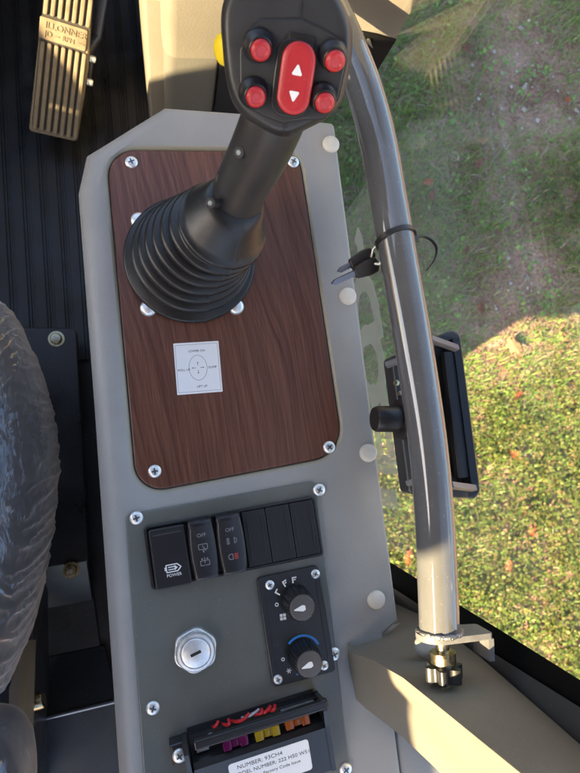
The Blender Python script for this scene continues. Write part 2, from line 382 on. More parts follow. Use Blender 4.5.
scatter(52000, lambda b, w, x, y: max(.12, .40-b*.30)*(1-.72*w), blade(.03, .075, .0014, (1.0, 1.62)), 'dry_grass', leafmat('straw_blade', [(.27, .23, .16), (.37, .32, .24), (.20, .15, .10), (.44, .40, .32)], .7, .15))
scatter(66000, lambda b, w, x, y: w*w*max(.1, min(1, .75-b*.7+.9*pnoise(x, y, 9, 2.2))), leaflet(.006, .015, .045), 'weeds', leafmat('weed_leaf', [(.06, .105, .016), (.11, .165, .026), (.16, .175, .034), (.08, .13, .022), (.15, .11, .035), (.13, .175, .03)], .5, .35))  # leaf colours held down to soften the sunlit patch
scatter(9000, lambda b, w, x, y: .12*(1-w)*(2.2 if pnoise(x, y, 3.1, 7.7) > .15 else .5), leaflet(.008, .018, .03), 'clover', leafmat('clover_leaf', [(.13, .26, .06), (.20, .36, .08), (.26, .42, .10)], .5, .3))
def pebble(rng, x, y, V, F):
    s = rng.uniform(.0025, .009)*rng.choice((1, 1, 1.5)); o = len(V); q = [rng.uniform(.6, 1.2) for _ in range(6)]
    V.extend([(x+s*q[0], y, GZM+s*.3), (x-s*q[1], y, GZM+s*.3), (x, y+s*q[2], GZM+s*.3), (x, y-s*q[3], GZM+s*.3), (x+s*.2, y+s*.1, GZM+s*.9*q[4])])
    F.extend([(o, o+2, o+4), (o+2, o+1, o+4), (o+1, o+3, o+4), (o+3, o, o+4)])
scatter(12000, lambda b, w, x, y: max(0, b-.35)*.8, pebble, 'pebbles', leafmat('pebble', [(.45, .42, .38), (.30, .24, .19), (.55, .54, .52), (.22, .15, .11)], .8, 0))

# ---- cab : floor, and the shell out of frame (roof, left side with holes cut for the wanted sun patches, rear wall) that shades the inside
FZ = -450.
f = B(); f.box((-260, 195, FZ-8), (960, 1550, 10)); struct(f.build('floor', M['floor']))
ch = B(); ch.box((-300, 760, -880), (930, 1990, 820)); struct(ch.build('machine_chassis', M['seatmetal']))  # unseen; its rear end is set to place the ground shadow's edge
def sheet_with_holes(name, outer, holes, place, th, m):
    cu = bpy.data.curves.new('t', 'CURVE'); cu.dimensions = '2D'; cu.fill_mode = 'BOTH'; cu.extrude = th*S/2
    for L in [outer]+holes:
        sp = cu.splines.new('POLY'); sp.points.add(len(L)-1); sp.use_cyclic_u = True
        for i, p in enumerate(L): sp.points[i].co = (p[0]*S, p[1]*S, 0, 1)
    o = bpy.data.objects.new('t', cu); C.objects.link(o); bpy.context.view_layer.update()
    me = bpy.data.meshes.new_from_object(o.evaluated_get(bpy.context.evaluated_depsgraph_get())); bpy.data.objects.remove(o)
    me.transform(place); me.materials.clear(); me.materials.append(m)
    ob = bpy.data.objects.new(name, me); C.objects.link(ob); return struct(ob)
ZY = Matrix(((0, 0, 1, -.700), (1, 0, 0, 0), (0, 1, 0, 0), (0, 0, 0, 1)))      # (y, z) -> plane x = -700
LEFT_FRONT = [(420, 20), (300, -4), (258, -6), (222, -13), (196, 30), (32, 330), (-96, 540), (-138, 600), (-138, 780), (0, 780), (300, 440), (420, 200)]  # hole shaped so sun lands on pedal, dash and lever head
LEFT_TOP = [(-420, 690), (-215, 690), (-215, 900), (-420, 900)]  # hole added so the seat film has bright sky to reflect
SLIT = [(240, -47), (204, -25), (204, -18), (240, -39)]  # slit added to lay a thin strip of sun across the pedal
LEFT_REAR = [(-481, 585), (-540, 545), (-572, 540), (-578, 558), (-664, 500), (-760, 500), (-760, 900), (-490, 900)]  # hole shaped so sun lands on the bar end and rear pillar
sheet_with_holes('cab_side_sun_mask', [(-590, -500), (900, -500), (900, 960), (-950, 960), (-950, -40), (-590, -140)], [LEFT_FRONT, LEFT_REAR, LEFT_TOP, SLIT], ZY, 20, M['rail'])  # unseen wall added to block the sun except through its shaped holes
r_ = B(); r_.box((-250, -285, 985), (960, 1350, 40)); struct(r_.build('cab_roof', M['rail']))
XZ = Matrix(((1, 0, 0, 0), (0, 0, -1, -.960), (0, 1, 0, 0), (0, 0, 0, 1)))
sheet_with_holes('cab_rear_wall', [(-710, 20), (230, 20), (230, 960), (-710, 960)], [[(-600, 250), (150, 250), (150, 850), (-600, 850)]], XZ, 20, M['rail'])
fw = B(); fw.box((-250, 860, -190), (920, 30, 620)); fw.box((-250, 800, 130), (920, 150, 24)); struct(fw.build('cab_front_wall', M['floor'], smooth=False))  # unseen lower front, added to darken the footwell

# ================================================================== FLOOR AND FOOTWELL
mt = B(); y0, y1 = 150, 760; px = []
prof = []
x = -260.
while x < 190:
    prof += [(x, 0), (x+.8, 1.6), (x+4.2, 1.6), (x+5, 4.6), (x+18.2, 4.6), (x+19, 1.6), (x+22.2, 1.6), (x+23, 0)]; x += 25.5
def mrow(y): return [Vector((px_+(y-150)*.02, y, FZ-2+pz+3)) for px_, pz in prof]
mt.stack([mrow(y0), mrow(420), mrow(y1)], False, False, closed=False)
tag(mt.build('floor_mat', M['mat'], ang=20), 'black rubber floor mat with long straight ribs under the pedal', 'floor mat')

# pedal
pb = at(53.5, 137, -395); pt = at(70, -22, -300)
yd = (pt-pb); plen = yd.length; yd.normalize(); xd = Vector((1, 0.02, 0.0)); xd = (xd-yd*xd.dot(yd)).normalized(); zd = xd.cross(yd)
PF = Matrix((xd, yd, zd)).transposed().to_4x4(); PF.translation = pb
T = thing('foot_pedal', 'long sunlit metal foot pedal with lengthwise grooves and an embossed name plate', 'pedal', pb)
w2 = 34
b = B(); b.plate(rpoly([(-w2, 0), (w2-2, 2), (w2+2, plen*.5), (w2-4, plen-12), (w2-18, plen), (-w2+8, plen), (-w2+2, plen*.6)], [5, 5, 30, 8, 8, 8, 30]), -12, 0, 2.5, PF)
b.m(1)
b.build('tread', [M['pedal'], M['pedalgroove']], T)
rb = B()
ty0 = plen*.60; ty1 = ty0+27
for k in range(7):
    xx = -w2+8+k*9.2
    for (a0, a1) in ((4, ty0-3), (ty1+3, plen-8)):
        if k == 6 and a0 > 10: a1 -= 8
        rb.plate(rect(xx, (a0+a1)/2, 5.6, a1-a0, 2), -.5, 3.4, 1.2, PF)
rb.plate(rect(-1, (ty0+ty1)/2, 62, 27, 2), -.5, 2.2, 1, PF)
rb.build('rib', M['pedal'], T)
gr = B(); gr.plate(rect(0, plen/2, 60, plen-14, 4), -.4, .35, 0, PF); gr.build('groove_floor', M['pedalgroove'], T)
tx = B()
tx.text('ILLONNER', PF @ fr((2, ty0+17.5, 2.5)), 11.5, .7); tx.text('JD', PF @ fr((-20, ty0+7, 2.5)), 10, .7); tx.text('RPM', PF @ fr((6, ty0+7, 2.5)), 8.5, .7); tx.box((23, ty0+7, 2.6), (8, 1.4, 1.2), PF); tx.box((-9, ty0+7, 2.6), (6, 1.4, 1.2), PF)
tx.build('embossed_lettering', M['pedal'], T)
ar = B(); ar.tube([PF @ Vector((20, plen*.55, -12)), PF @ Vector((30, plen*.62, -30)), PF @ Vector((36, plen*.75, -80)), PF @ Vector((40, plen+80, -90))], 8, 12)
ar.box((w2+3, plen*.50, -14), (7, 34, 16), PF, 1.5)
ar.build('lever', M['seatmetal'], T)
for k in (.42, .57):
    pn = B(); pn.lathe([(5, 0), (5, 6), (3.6, 8)], PF @ fr((w2+2, plen*k, -8), 0, 0, R(90)), 14); pn.build('pin', M['zinc'], T)

# dash trim in front of the console (left of the lever head)
T = thing('dash_panel', 'sunlit beige dash panel with a step, rising from the floor ahead of the console', 'dash panel', (60, 400, -100))
b = B()
b.plate(rpoly([(31, 412), (110, 412), (110, 640), (31, 640)], [14, 6, 2, 2]), -124, 330, 6); b.build('upper_panel', M['trim'], T)
b = B()
b.plate(rpoly([(33, 426), (94, 426), (94, 640), (33, 640)], [12, 5, 2, 2]), FZ+2, -128, 3); b.build('lower_panel', M['lower'], T)
b = B()
b.plate(rpoly([(15, 446), (36, 442), (36, 640), (15, 640)], [4, 2, 2, 2]), FZ+2, -80, 4); b.build('side_flange', M['trim'], T)
b = B(); b.box((126, 452, -150), (64, 60, 260), I4, 4); b.build('black_housing', M['plastic'], T)

# ================================================================== SEAT MOUNT, SEAT
T = thing('seat_mount', 'dark bolted steel seat mount between the wrapped seat and the console', 'seat mount', (-200, -100, FZ))
z1 = -385.
A = [at(8, 327, z1), at(76, 328, z1), at(88, 562, z1), at(10, 573, z1)]
b = B(); b.plate(rpoly([(A[3].x, A[3].y), (A[2].x, A[2].y), (A[1].x, A[1].y), (A[0].x, A[0].y)], [2, 2, 10, 2]), z1-12, z1, 1.5); b.build('mount_plate', M['seatmetal'], T)
# stepped frame behind the plate
def band(pxl, za, zb, name, m, thick=14):
    p = [at(u, v, z) for u, v, z in pxl]
    bb = B(); bb.stack([[q-Vector((0, 0, thick)) for q in p], p]); return bb.build(name, m, T, smooth=False)
band([(0, 617, -440), (92, 600, -440), (86, 560, -390), (0, 574, -390)], 0, 0, 'step_face', M['floor'])
band([(0, 670, -445), (100, 648, -445), (93, 598, -443), (0, 614, -443)], 0, 0, 'floor_plate', M['floor'], 6)
band([(0, 728, -400), (116, 700, -400), (104, 646, -443), (0, 668, -443)], 0, 0, 'crossmember_face', M['floor'], 8)
band([(0, 880, -400), (130, 860, -400), (117, 700, -400), (0, 728, -400)], 0, 0, 'crossmember_top', M['seatmetal'], 30)
e_ = B(); e_.tube([at(0, 729, -399), at(116, 701, -399)], 3.2, 10); e_.build('crossmember_edge', M['edge'], T)  # brighter metal rod drawn for the highlight along this edge
bolt = B(); bolt.lathe([(11, 0), (11, 1.6), (8, 1.7), (7.8, 5), (6.5, 7.2), (0.1, 7.6)], I4, 6*4); bolt.m(1).plate(circ(0, 0, 3.2, 6), 7.2, 8.0, .2)
b0 = bolt.build('bolt', [M['brass'], M['dull']], T); o_ = T.location
P = at(56.5, 339, z1); b0.location = P*S-o_; b0.data.transform(Matrix.Translation(o_)); 
copy_part(b0, T, at(71.5, 570, z1+2))
# side plate standing by the seat with its plated bolt
sp = B(); sp.stack([[at(9, 690, -250), at(23, 640, -250), at(33, 640, -300), at(28, 800, -300), at(10, 800, -250)], [at(9, 690, -240), at(23, 640, -240), at(36, 640, -300), at(31, 800, -300), at(10, 800, -240)]])
sp.build('side_plate', M['trim'], T, smooth=False)
sp = B(); a0 = at(27, 560, -330); a1 = at(30, 810, -330)
sp.stack([[a0+Vector((-6, 0, -90)), a1+Vector((-6, 0, -90)), a1+Vector((-6, 0, 0)), a0+Vector((-6, 0, 0))], [a0+Vector((6, 0, -90)), a1+Vector((6, 0, -90)), a1+Vector((6, 0, 0)), a0+Vector((6, 0, 0))]])
sp.build('seat_rail', M['seatmetal'], T, smooth=False)
hb = B(); c0 = at(22, 706, -318); F_ = frame_z(c0, (1, .12, .08)); hb.lathe([(15, 0), (15, 3), (12, 3.1), (12, 6), (9.5, 6.1), (9.5, 24), (8.5, 25.5)], F_, 6*5); hb.build('plated_bolt', M['brass'], T)

sil = [(-300, 640), (-320, 500), (-300, 380), (-240, 295), (-150, 262), (-60, 258), (-25, 268), (2, 285), (15, 305), (25, 328), (35, 355), (45, 392), (52, 430), (54, 470), (51, 515), (44, 560), (36, 605), (25, 655), (8, 705), (-15, 735), (-60, 765), (-150, 775), (-240, 730)]
T = thing('driver_seat', 'dark driver seat still wrapped in crinkled clear plastic at the left', 'seat', at(-60, 500, -120))
def seat_loops(k0, ztop, zs, jit=0, seed=0):
    ce = at(-125, 505, ztop); L = []
    for sc, z in zs:
        row = []
        for i, (u, v) in enumerate(dense):
            p = at(u, v, ztop); q = ce+(p-ce)*sc*k0; zz = z
            if jit:
                nz = noise.noise(Vector((p.y*.055+seed, z*.05, seed)))+.6*noise.noise(Vector((p.y*.15, z*.11, seed+4)))
                q = q+(p-ce).normalized()*nz*jit; zz = z+nz*jit*.6
            row.append(Vector((q.x, q.y, zz)))
        L.append(row)
    return L
dense = []
for i in range(len(sil)-1):
    for k in range(5):
        t = k/5; dense.append((sil[i][0]*(1-t)+sil[i+1][0]*t, sil[i][1]*(1-t)+sil[i+1][1]*t))
dense.append(sil[-1])
b = B(); b.stack(seat_loops(.83, -90, [(.80, -215), (.97, -190), (1.0, -140), (.985, -108), (.93, -86), (.84, -74), (.6, -66), (.25, -62)]), False, True, closed=True)
b.build('cushion', M['cushion'], T, ang=80)
prof_ = [(.86, -225), (.95, -200), (.985, -165), (1.0, -135), (.998, -112), (.98, -96), (.955, -86), (.92, -77), (.87, -69), (.80, -62), (.70, -57), (.58, -54), (.42, -52), (.25, -51)]
fine = []
for i in range(len(sil)-1):
    for k in range(18): t = k/18; fine.append((sil[i][0]*(1-t)+sil[i+1][0]*t, sil[i][1]*(1-t)+sil[i+1][1]*t))
ce = at(-125, 505, -90); b = B(); L = []; NRW = 64
base_pts = [at(u, v, -90) for u, v in fine]
def ridge(x, y, z): return (1-abs(noise.noise(Vector((x, y, z)))*1.9))
for r in range(NRW):
    q = r/(NRW-1)*(len(prof_)-1.001); a = int(q); t = q-a; sc = prof_[a][0]*(1-t)+prof_[a+1][0]*t; z = prof_[a][1]*(1-t)+prof_[a+1][1]*t; row = []
    for p in base_pts:
        w = ce+(p-ce)*sc*.935; arc = math.atan2(p.y-ce.y, p.x-ce.x)
        # creases run mostly across the edge of the seat, pulled a little askew
        u_ = p.y*.085+r*.05; f1 = ridge(u_, r*.045, 3.3); f2 = ridge(p.y*.21-r*.11, r*.09, 8.1); f3 = ridge(w.x*.055+w.y*.040, w.y*.007-w.x*.008, 5.5)
        edge = math.exp(-((sc-.97)/.10)**2)
        d = 1.9*(max(0, f1)**3)*(.35+edge)+.9*(max(0, f2)**3)*(.3+edge)+2.6*max(0, f3)**4*(1-edge*.6)
        out_ = (p-ce).normalized(); w = w+out_*d*edge; row.append(Vector((w.x, w.y, z+d*(1-.6*edge))))
    L.append(row)
b.stack(L, False, True); b.build('plastic_cover', M['film'], T, ang=180)
# lower corner of the wrapped backrest
pts = [at(u, v, -80) for u, v in [(-300, 760), (-160, 742), (-30, 733), (-2, 737), (9, 748), (17, 762), (22, 785), (22, 880), (-20, 930), (-160, 940), (-290, 930)]]
def shr(pts, k, z): c = sum(pts, Vector())/len(pts); return [Vector(((p.x-c.x)*k+c.x, (p.y-c.y)*k+c.y, z)) for p in pts]
b = B(); b.stack([shr(pts, .95, -170), shr(pts, .985, -125), shr(pts, .97, -95), shr(pts, .92, -82), shr(pts, .6, -72)]); BK = b.build('backrest', M['cushion'], T, sub=2)
b = B(); b.stack([shr(pts, .985, -172), shr(pts, 1.01, -125), shr(pts, 1.0, -90), shr(pts, .95, -75), shr(pts, .62, -64)]); b.build('plastic_cover', M['film'], BK, sub=2)

# ================================================================== CONSOLE
T = CON = thing('side_console', 'grey moulded side console with a walnut panel and a dark control panel', 'console', (60, 0, -200))
outl = rpoly([(-66, -420), (152, -420), (152, -168), (166, -160), (166, 268), (88, 277), (21, 285), (-46, 246), (-55, 214), (-57, 40)], [0, 0, 0, 0, 4, 60, 0, 0, 0, 0], 6)
hole = rpoly([(-33, -34), (141, -23), (134, 246), (-32, 249)], [24, 30, 22, 26], 10)
def rr(p): return 17 if p.x < -20 else (17-(p.x+20)*.16 if p.x < 60 and p.y > 0 else 3.5)
top_in = inset(outl, rr)
bm = bmesh.new()
def loop_edges(pts, z):
    vs = [bm.verts.new((p.x*S, p.y*S, z*S)) for p in pts]; return vs, [bm.edges.new((vs[i], vs[(i+1) % len(vs)])) for i in range(len(vs))]
vo, eo = loop_edges(top_in, 0); vh, eh = loop_edges(hole, 0)
bmesh.ops.triangle_fill(bm, edges=eo+eh, use_beauty=True)
prev = vo
for k in range(1, 8):
    a = math.pi/2*k/7
    cur = [bm.verts.new((q.x*S, q.y*S, -rr(p)*(1-math.cos(a))*S)) for p, q in zip(outl, inset(outl, lambda p: rr(p)*(1-math.sin(a))))]
    for i in range(len(cur)): bm.faces.new((prev[i], prev[i-1], cur[i-1], cur[i]))
    prev = cur
for zz, dx in ((-60, -2), (-200, -1), (-440, 12)):
    cur = [bm.verts.new(((v.co.x*1000+(dx if v.co.x > .1 else -dx*0))*S, v.co.y, zz*S)) for v in prev]
    for i in range(len(cur)): bm.faces.new((prev[i], prev[i-1], cur[i-1], cur[i]))
    prev = cur
# pocket rim
prev = vh
for d, z in ((.8, -.4), (2.2, -2.2), (2.8, -5.0)):
    cur = [bm.verts.new((q.x*S, q.y*S, z*S)) for q in inset(hole, d)]
    for i in range(len(cur)):
        fc = bm.faces.new((prev[i-1], prev[i], cur[i], cur[i-1])); fc.material_index = 1
    prev = cur
fc = bm.faces.new(prev); fc.material_index = 1
bmesh.ops.recalc_face_normals(bm, faces=bm.faces)
me = bpy.data.meshes.new('moulding'); bm.to_mesh(me); bm.free(); me.transform(Matrix.Translation(-T.location))
me.materials.append(M['console']); me.materials.append(M['rim']); me.polygons.foreach_set('use_smooth', [True]*len(me.polygons)); me.set_sharp_from_angle(angle=R(30))
mo = bpy.data.objects.new('moulding', me); C.objects.link(mo); mo.parent = T

WP = B(); WP.plate(inset(hole, 3.2), -4.8, -1.4, 1.2); WP = WP.build('wood_panel', M['wood'], T)
def make_screw(r=5.1, h=2.3, mats=None):
    b = B(); b.lathe([(r, 0), (r, .5), (r*.92, h*.55), (r*.7, h*.85), (r*.4, h), (.05, h)], I4, 24)
    b.m(1)
    for a in (0, 90):
        b.plate(rect(0, 0, r*1.0, r*.22, r*.08), h*.6, h+.12, 0, fr((0, 0, 0), R(a)))
    b.plate(circ(0, 0, r*.24, 10), h*.6, h+.14, 0)
    return b
SCREW = make_screw().build('screw', [M['zinc'], M['slotm']])
C.objects.unlink(SCREW)
SMALL = make_screw(3.6, 1.6).build('screw', [M['zinc'], M['slotm']]); C.objects.unlink(SMALL)
for i, (x, y) in enumerate([(-10, 235), (125, 233), (-15, -15), (126, -13)]): copy_part(SCREW, WP, (x, y, -1.4), R(20+37*i))
# sticker with the four lever directions
st = B(); LF = fr((26.2, 62.6, -1.4), R(-1.2))
st.plate(rect(0, 0, 36, 41.4, .6), 0, .18, 0, LF)
st.m(1)
for (cx, cy, w, h) in ((0, 19, 33.6, .22), (0, -19, 33.6, .22), (-16.8, 0, .22, 38), (16.8, 0, .22, 38)): st.plate(rect(cx, cy, w, h), .18, .24, 0, LF)
ring = circ(0, 0, 7.3, 40, 10.2); ring2 = circ(0, 0, 7.0, 40, 9.9)
st.stack([[LF @ Vector((p.x, p.y, .25)) for p in ring], [LF @ Vector((p.x, p.y, .25)) for p in ring2]], False, False)
st.m(2)
for txt, p, sz in (('LOWER ON', (0, 13.6), 2.5), ('LIFT UP', (2, -15.2), 2.5), ('ROLL UP', (-11.2, -1.2), 2.5), ('DUMP', (11.4, -.3), 2.5)): st.text(txt, LF @ fr((*p, .22)), sz, .03)
for dx, dy in ((1, 0), (-1, 0), (0, 1), (0, -1)):
    a = math.atan2(dy, dx); F_ = LF @ fr((dx*3.2, dy*3.2, 0), a); st.plate(rect(-.5, 0, 2.2, .28), .18, .25, 0, F_); st.plate([Vector((.6, -.55)), Vector((1.7, 0)), Vector((.6, .55))], .18, .25, 0, F_)
st.build('direction_sticker', [M['paper'], M['grey'], M['ink']], WP, smooth=False)

CP = B(); CP.plate(rpoly([(-47, -420), (111, -420), (110.5, -38), (-39.5, -44.5)], [2, 2, 5, 5]), -.5, 2.0, .9); CP = CP.build('control_panel', M['paint'], T)
for i, (u, v) in enumerate([(136.5, 518), (319, 490), (334, 654), (153, 708), (345.5, 769)]): copy_part(SCREW, CP, at(u, v, 2), R(10+50*i))
CAPM = B(); CAPM.lathe([(7.6, 0), (7.6, .8), (7.2, 2.0), (6.1, 3.0), (4.0, 3.6), (.05, 3.8)], I4, 28); CAPM = CAPM.build('trim_cap', M['cap']); C.objects.unlink(CAPM)
for u, v in [(331, 144), (348, 296), (368.5, 453), (376.5, 600)]: copy_part(CAPM, T, at(u, v, 1)-Vector((0, 0, 1)))

# small panel beside the pillar foot
b = B(); b.box((182, -290, -14), (58, 240, 20), I4, 2); tag(b.build('lower_wall_panel', M['console']), 'plain grey wall panel under the beige rear pillar trim', 'wall panel')

# ================================================================== SWITCH BANK
BF = fr((41.2, -76.2, 2), R(2.3))
T = thing('switch_bank', 'black bank with a charging port, two rocker switches and three blanks', 'switch bank', (41, -76, 2))
b = B(); fo = rect(0, 0, 135, 47.5, 3, 5); fi = rect(0, 0, 130, 43, 1.5, 5)
b.stack([[BF @ Vector((p.x, p.y, z)) for p in L] for L, z in ((fo, 0), (fo, 2.6), (inset(fo, .8), 3.4), (inset(fi, -.5), 3.4), (fi, 2.8), (fi, .5))], False, True)
b.build('bezel', M['satin'], T)
ed = [-65, -36.5, -15.2, 6.6, 25.6, 45.2, 65]
# charging port
x0, x1 = ed[0], ed[1]; cx = (x0+x1)/2
b = B(); b.plate(rect(cx, -1.5, 27, 45, 2), .5, 7.5, 1.2, BF); b.m(1); b.box((cx, 17.4, 7.5), (21, 1.6, .3), BF); b.m(2).box((cx, 16.2, 7.5), (21, .5, .4), BF)  # last strip: lighter colour drawn as the highlight under the slot
cp_ = b.build('charging_port', [M['plastic'], M['slot'], M['knob']], T)
b = B(); IF = BF @ fr((cx+1.2, -9.5, 7.55))
def outline(b, pts, w, z0, z1, F): 
    q = inset(pts, w); b.stack([[F @ Vector((p.x, p.y, z)) for p in L] for L, z in ((pts, z0), (pts, z1), (q, z1), (q, z0))], False, False)
outline(b, rpoly([(-5.5, -3), (3.2, -3), (6.2, 0), (3.2, 3), (-5.5, 3)], .5, 3), .75, 0, .12, IF)
b.box((-1, .9, .06), (5.6, .7, .12), IF); b.box((-1, -.9, .06), (5.6, .7, .12), IF); b.plate([Vector((1, -2)), Vector((3.2, 0)), Vector((1, 2))], 0, .14, 0, IF)
b.box((-6, 0, .06), (.8, 2.6, .12), IF)
b.text('POWER', IF @ fr((0, -5.2, .05)), 3.2, .05); b.build('charging_symbol', M['white'], cp_, smooth=False)
# rockers
def rocker(k, tilt, icons):
    x0, x1 = ed[k], ed[k+1]; cx = (x0+x1)/2; w = (x1-x0)-.8; L = []
    n = 13; F = BF @ fr((cx, 0, 3.5), 0, R(tilt))
    def side(wd, hh): return [(-wd/2+1.2*(1-abs(t)**2)*-1, hh*t) for t in [i/6-1 for i in range(13)]]
    def outl(s_, e_):
        pts = []
        for i in range(13):
            t = i/6-1; pts.append(Vector((w/2*s_-1.6*(t*t)*1.0-e_, 22.2*s_*t)))
        for i in range(13):
            t = 1-i/6; pts.append(Vector((-w/2*s_+1.6*(t*t)+e_, 22.2*s_*t)))
        return pts
    zs = [(1, 0, -3), (1, 0, 4.2), (.985, .2, 5.2), (.94, .4, 5.9), (.86, .6, 6.3)]
    def zc(p, z): return z+(p.y/22)**2*1.6*(1 if z > 3 else 0)
    b = B(); b.stack([[F @ Vector((p.x, p.y, zc(p, z))) for p in outl(s_, e_)] for s_, e_, z in zs], False, False)
    rows = outl(.86, .6); m_ = []
    rt = rows[:13]; lf = rows[13:][::-1]
    b.stack([[F @ Vector((a.x*(1-t)+c.x*t, a.y, zc(a, 6.3)+.5*math.sin(math.pi*t))) for a, c in zip(rt, lf)] for t in [j/6 for j in range(7)]], False, False, closed=False)
    o = b.build('rocker_switch', M['satin'], T, ang=50)
    b = B(); IF = F @ fr((0, 0, 6.92)); icons(b, IF)
    b.build('switch_symbol', [M['grey'], M['redprint']], o, smooth=False)
def ic1(b, F):
    b.text('OFF', F @ fr((0, 11.5, .35)), 4, .06)
    outline(b, rpoly([(-3.6, .6), (3.6, .6), (3.6, 5), (-3.6, 5)], .8, 3), .5, 0, .1, F); b.plate(rect(1.5, 1, .6, 4.6), 0, .1, 0, F @ fr((0, 0, 0), R(30))); b.box((0, -.6, .05), (1, 2, .1), F)
    outline(b, rpoly([(-3.6, -11.5), (3.6, -11.5), (3.6, -7.4), (-3.6, -7.4)], .6, 3), .5, .2, .3, F); b.box((0, -7.4, .3), (.6, 4.4, .1), F); b.box((-2, -6.4, .3), (1, 1.4, .1), F); b.box((2, -6.4, .3), (1, 1.4, .1), F)
def ic2(b, F):
    b.text('OFF', F @ fr((0, 11.5, .35)), 4, .06)
    outline(b, [Vector((2.2+2.2*math.cos(t), 3+2.3*math.sin(t))) if abs(t) < 1.6 else Vector((2.2, 3+2.3*math.sin(t))) for t in [i/12*6.283-3.1416 for i in range(12)]], .45, 0, .1, F)
    for k in range(4): b.box((-2.4, 1.2+k*1.2, .05), (2.6, .4, .1), F)
    b.box((-2.4, 3, .05), (.5, 5.2, .1), F)
    outline(b, [Vector((-1.6-2.4*max(-.1, math.cos(t)), -9+2.6*math.sin(t))) for t in [-i/12*6.283 for i in range(12)]][::-1] if False else rpoly([(-3.8, -11.2), (0, -11.2), (0, -6.8), (-3.8, -6.8)], [1.9, .3, .3, 1.9], 4), .5, .2, .3, F)
    b.m(1)
    for k in range(4): b.box((2.4, -10.8+k*1.2, .25), (2.8, .45, .1), F)
rocker(1, 5, ic1); rocker(2, 4, ic2)
for k in (3, 4, 5):
    cx = (ed[k]+ed[k+1])/2; w = ed[k+1]-ed[k]
    b = B(); b.plate(rect(cx, 0, w-.7, 42.4, .8), .5, 4.0, .5, BF); b.plate(rect(cx+w*.30, 0, .9, 33, .4), 3.9, 4.6, .2, BF); b.plate(rect(cx-w*.30, 0, .9, 33, .4), 3.9, 4.4, .2, BF)
    b.build('blank_cover', M['plastic'], T)

# ================================================================== HEATER PANEL
HC = (at(261, 577.7, 5)+at(330.8, 672, 5))/2; HF = fr((HC.x, HC.y, 2), R(2.6))
T = thing('heater_panel', 'small black heater panel with two ribbed knobs and a blue arc', 'heater panel', HC)
b = B(); ol = rect(0, 0, 50, 82.5, 3.2); b.plate(ol, 0, 4.5, .7, HF); b.m(0)
b.build('face_plate', M['satin'], T)
for s_ in (-1, 1): b = B(); b.plate(rect(s_*20.5, 0, .5, 60), 4.4, 4.75, 0, HF); b.build('edge_line', M['slot'], T)
for i, (u, v) in enumerate([(269.8, 585), (315.3, 574), (278, 679.5), (324, 665.5)]): copy_part(SMALL, T, at(u, v, 6.5), R(25+40*i))
def knob(u, v, point):
    P = at(u, v, 6.5); F = frame_z(P, (.02, -.02, 1)); b = B(); seg = 96; L = []
    for r_, z, fl in ((11.6, 0, 1), (11.2, 10, 1), (10.6, 17, 1), (9.9, 19.5, 0)):
        L.append([F @ Vector(((r_+(.45*(1 if (i//2) % 2 else -1) if fl else 0))*math.cos(2*math.pi*i/seg), (r_+(.45*(1 if (i//2) % 2 else -1) if fl else 0))*math.sin(2*math.pi*i/seg), z)) for i in range(seg)])
    b.stack(L, False, True); o = b.build('knob', M['satin'], T, ang=25)
    b = B(); b.lathe([(9.6, 19.4), (9.6, 20.6), (9.0, 21.4), (8.4, 21.6), (.1, 21.6)], F, 40); b.build('knob_cap', M['knob'], o)
    b = B(); G = F @ fr((0, 0, 21.6), R(point)); b.plate(rpoly([(-6.6, -.25), (0, -2.3), (2.2, -1.6), (2.2, 1.6), (0, 2.3), (-6.6, .25)], [.1, 1, .8, .8, 1, .1], 3), 0, .2, 0, G); b.build('pointer_mark', M['white'], o, smooth=False)
    return P
P1 = knob(296, 600.5, 4); P2 = knob(303, 654.5, 12)
b = B(); HZ = 6.6
def pm(u, v, rz=0): p = at(u, v, HZ); return fr(p, rz)
for (u, v, rz, k) in ((294, 580, 0, 3), (285, 583.5, 25, 2), (278, 592.5, 55, 1)):
    F = pm(u, v, R(rz)); b.box((-1.0, 0, 0), (1.1, 4.6, .2), F); b.box((.8, 1.8, 0), (2.6, 1.0, .2), F)
    if k > 1: b.box((.6, .2, 0), (1.6, .8, .2), F)
outline(b, circ(0, 0, 1.5, 14), .6, -.1, .1, pm(276.8, 604.8)); outline(b, circ(0, 0, 1.4, 14), .6, -.1, .1, pm(283, 659.5))
F = pm(283, 617); 
for dx in (-1.3, 1.3):
    for dy in (-1.3, 1.3): b.box((dx, dy, 0), (2.1, 2.1, .2), F)
F = pm(289, 671)
for a in (0, 60, 120): b.plate(rect(0, 0, 4, .5), -.1, .1, 0, F @ fr((0, 0, 0), R(a)))
b.m(1)
arc = [(13.2*math.cos(R(a)), 13.2*math.sin(R(a))) for a in range(22, 142, 6)]; arc2 = [(p[0]*1.13, p[1]*1.13) for p in arc]
G = fr((P2.x, P2.y, HZ-.05)); b.stack([[G @ Vector((*p, .1)) for p in arc2], [G @ Vector((*p, .1)) for p in arc]], False, False, closed=False)
b.box((0, 0, 0), (2, 1, .2), pm(297.5, 674.5)); b.build('dial_marking', [M['white'], M['blue']], T, smooth=False)

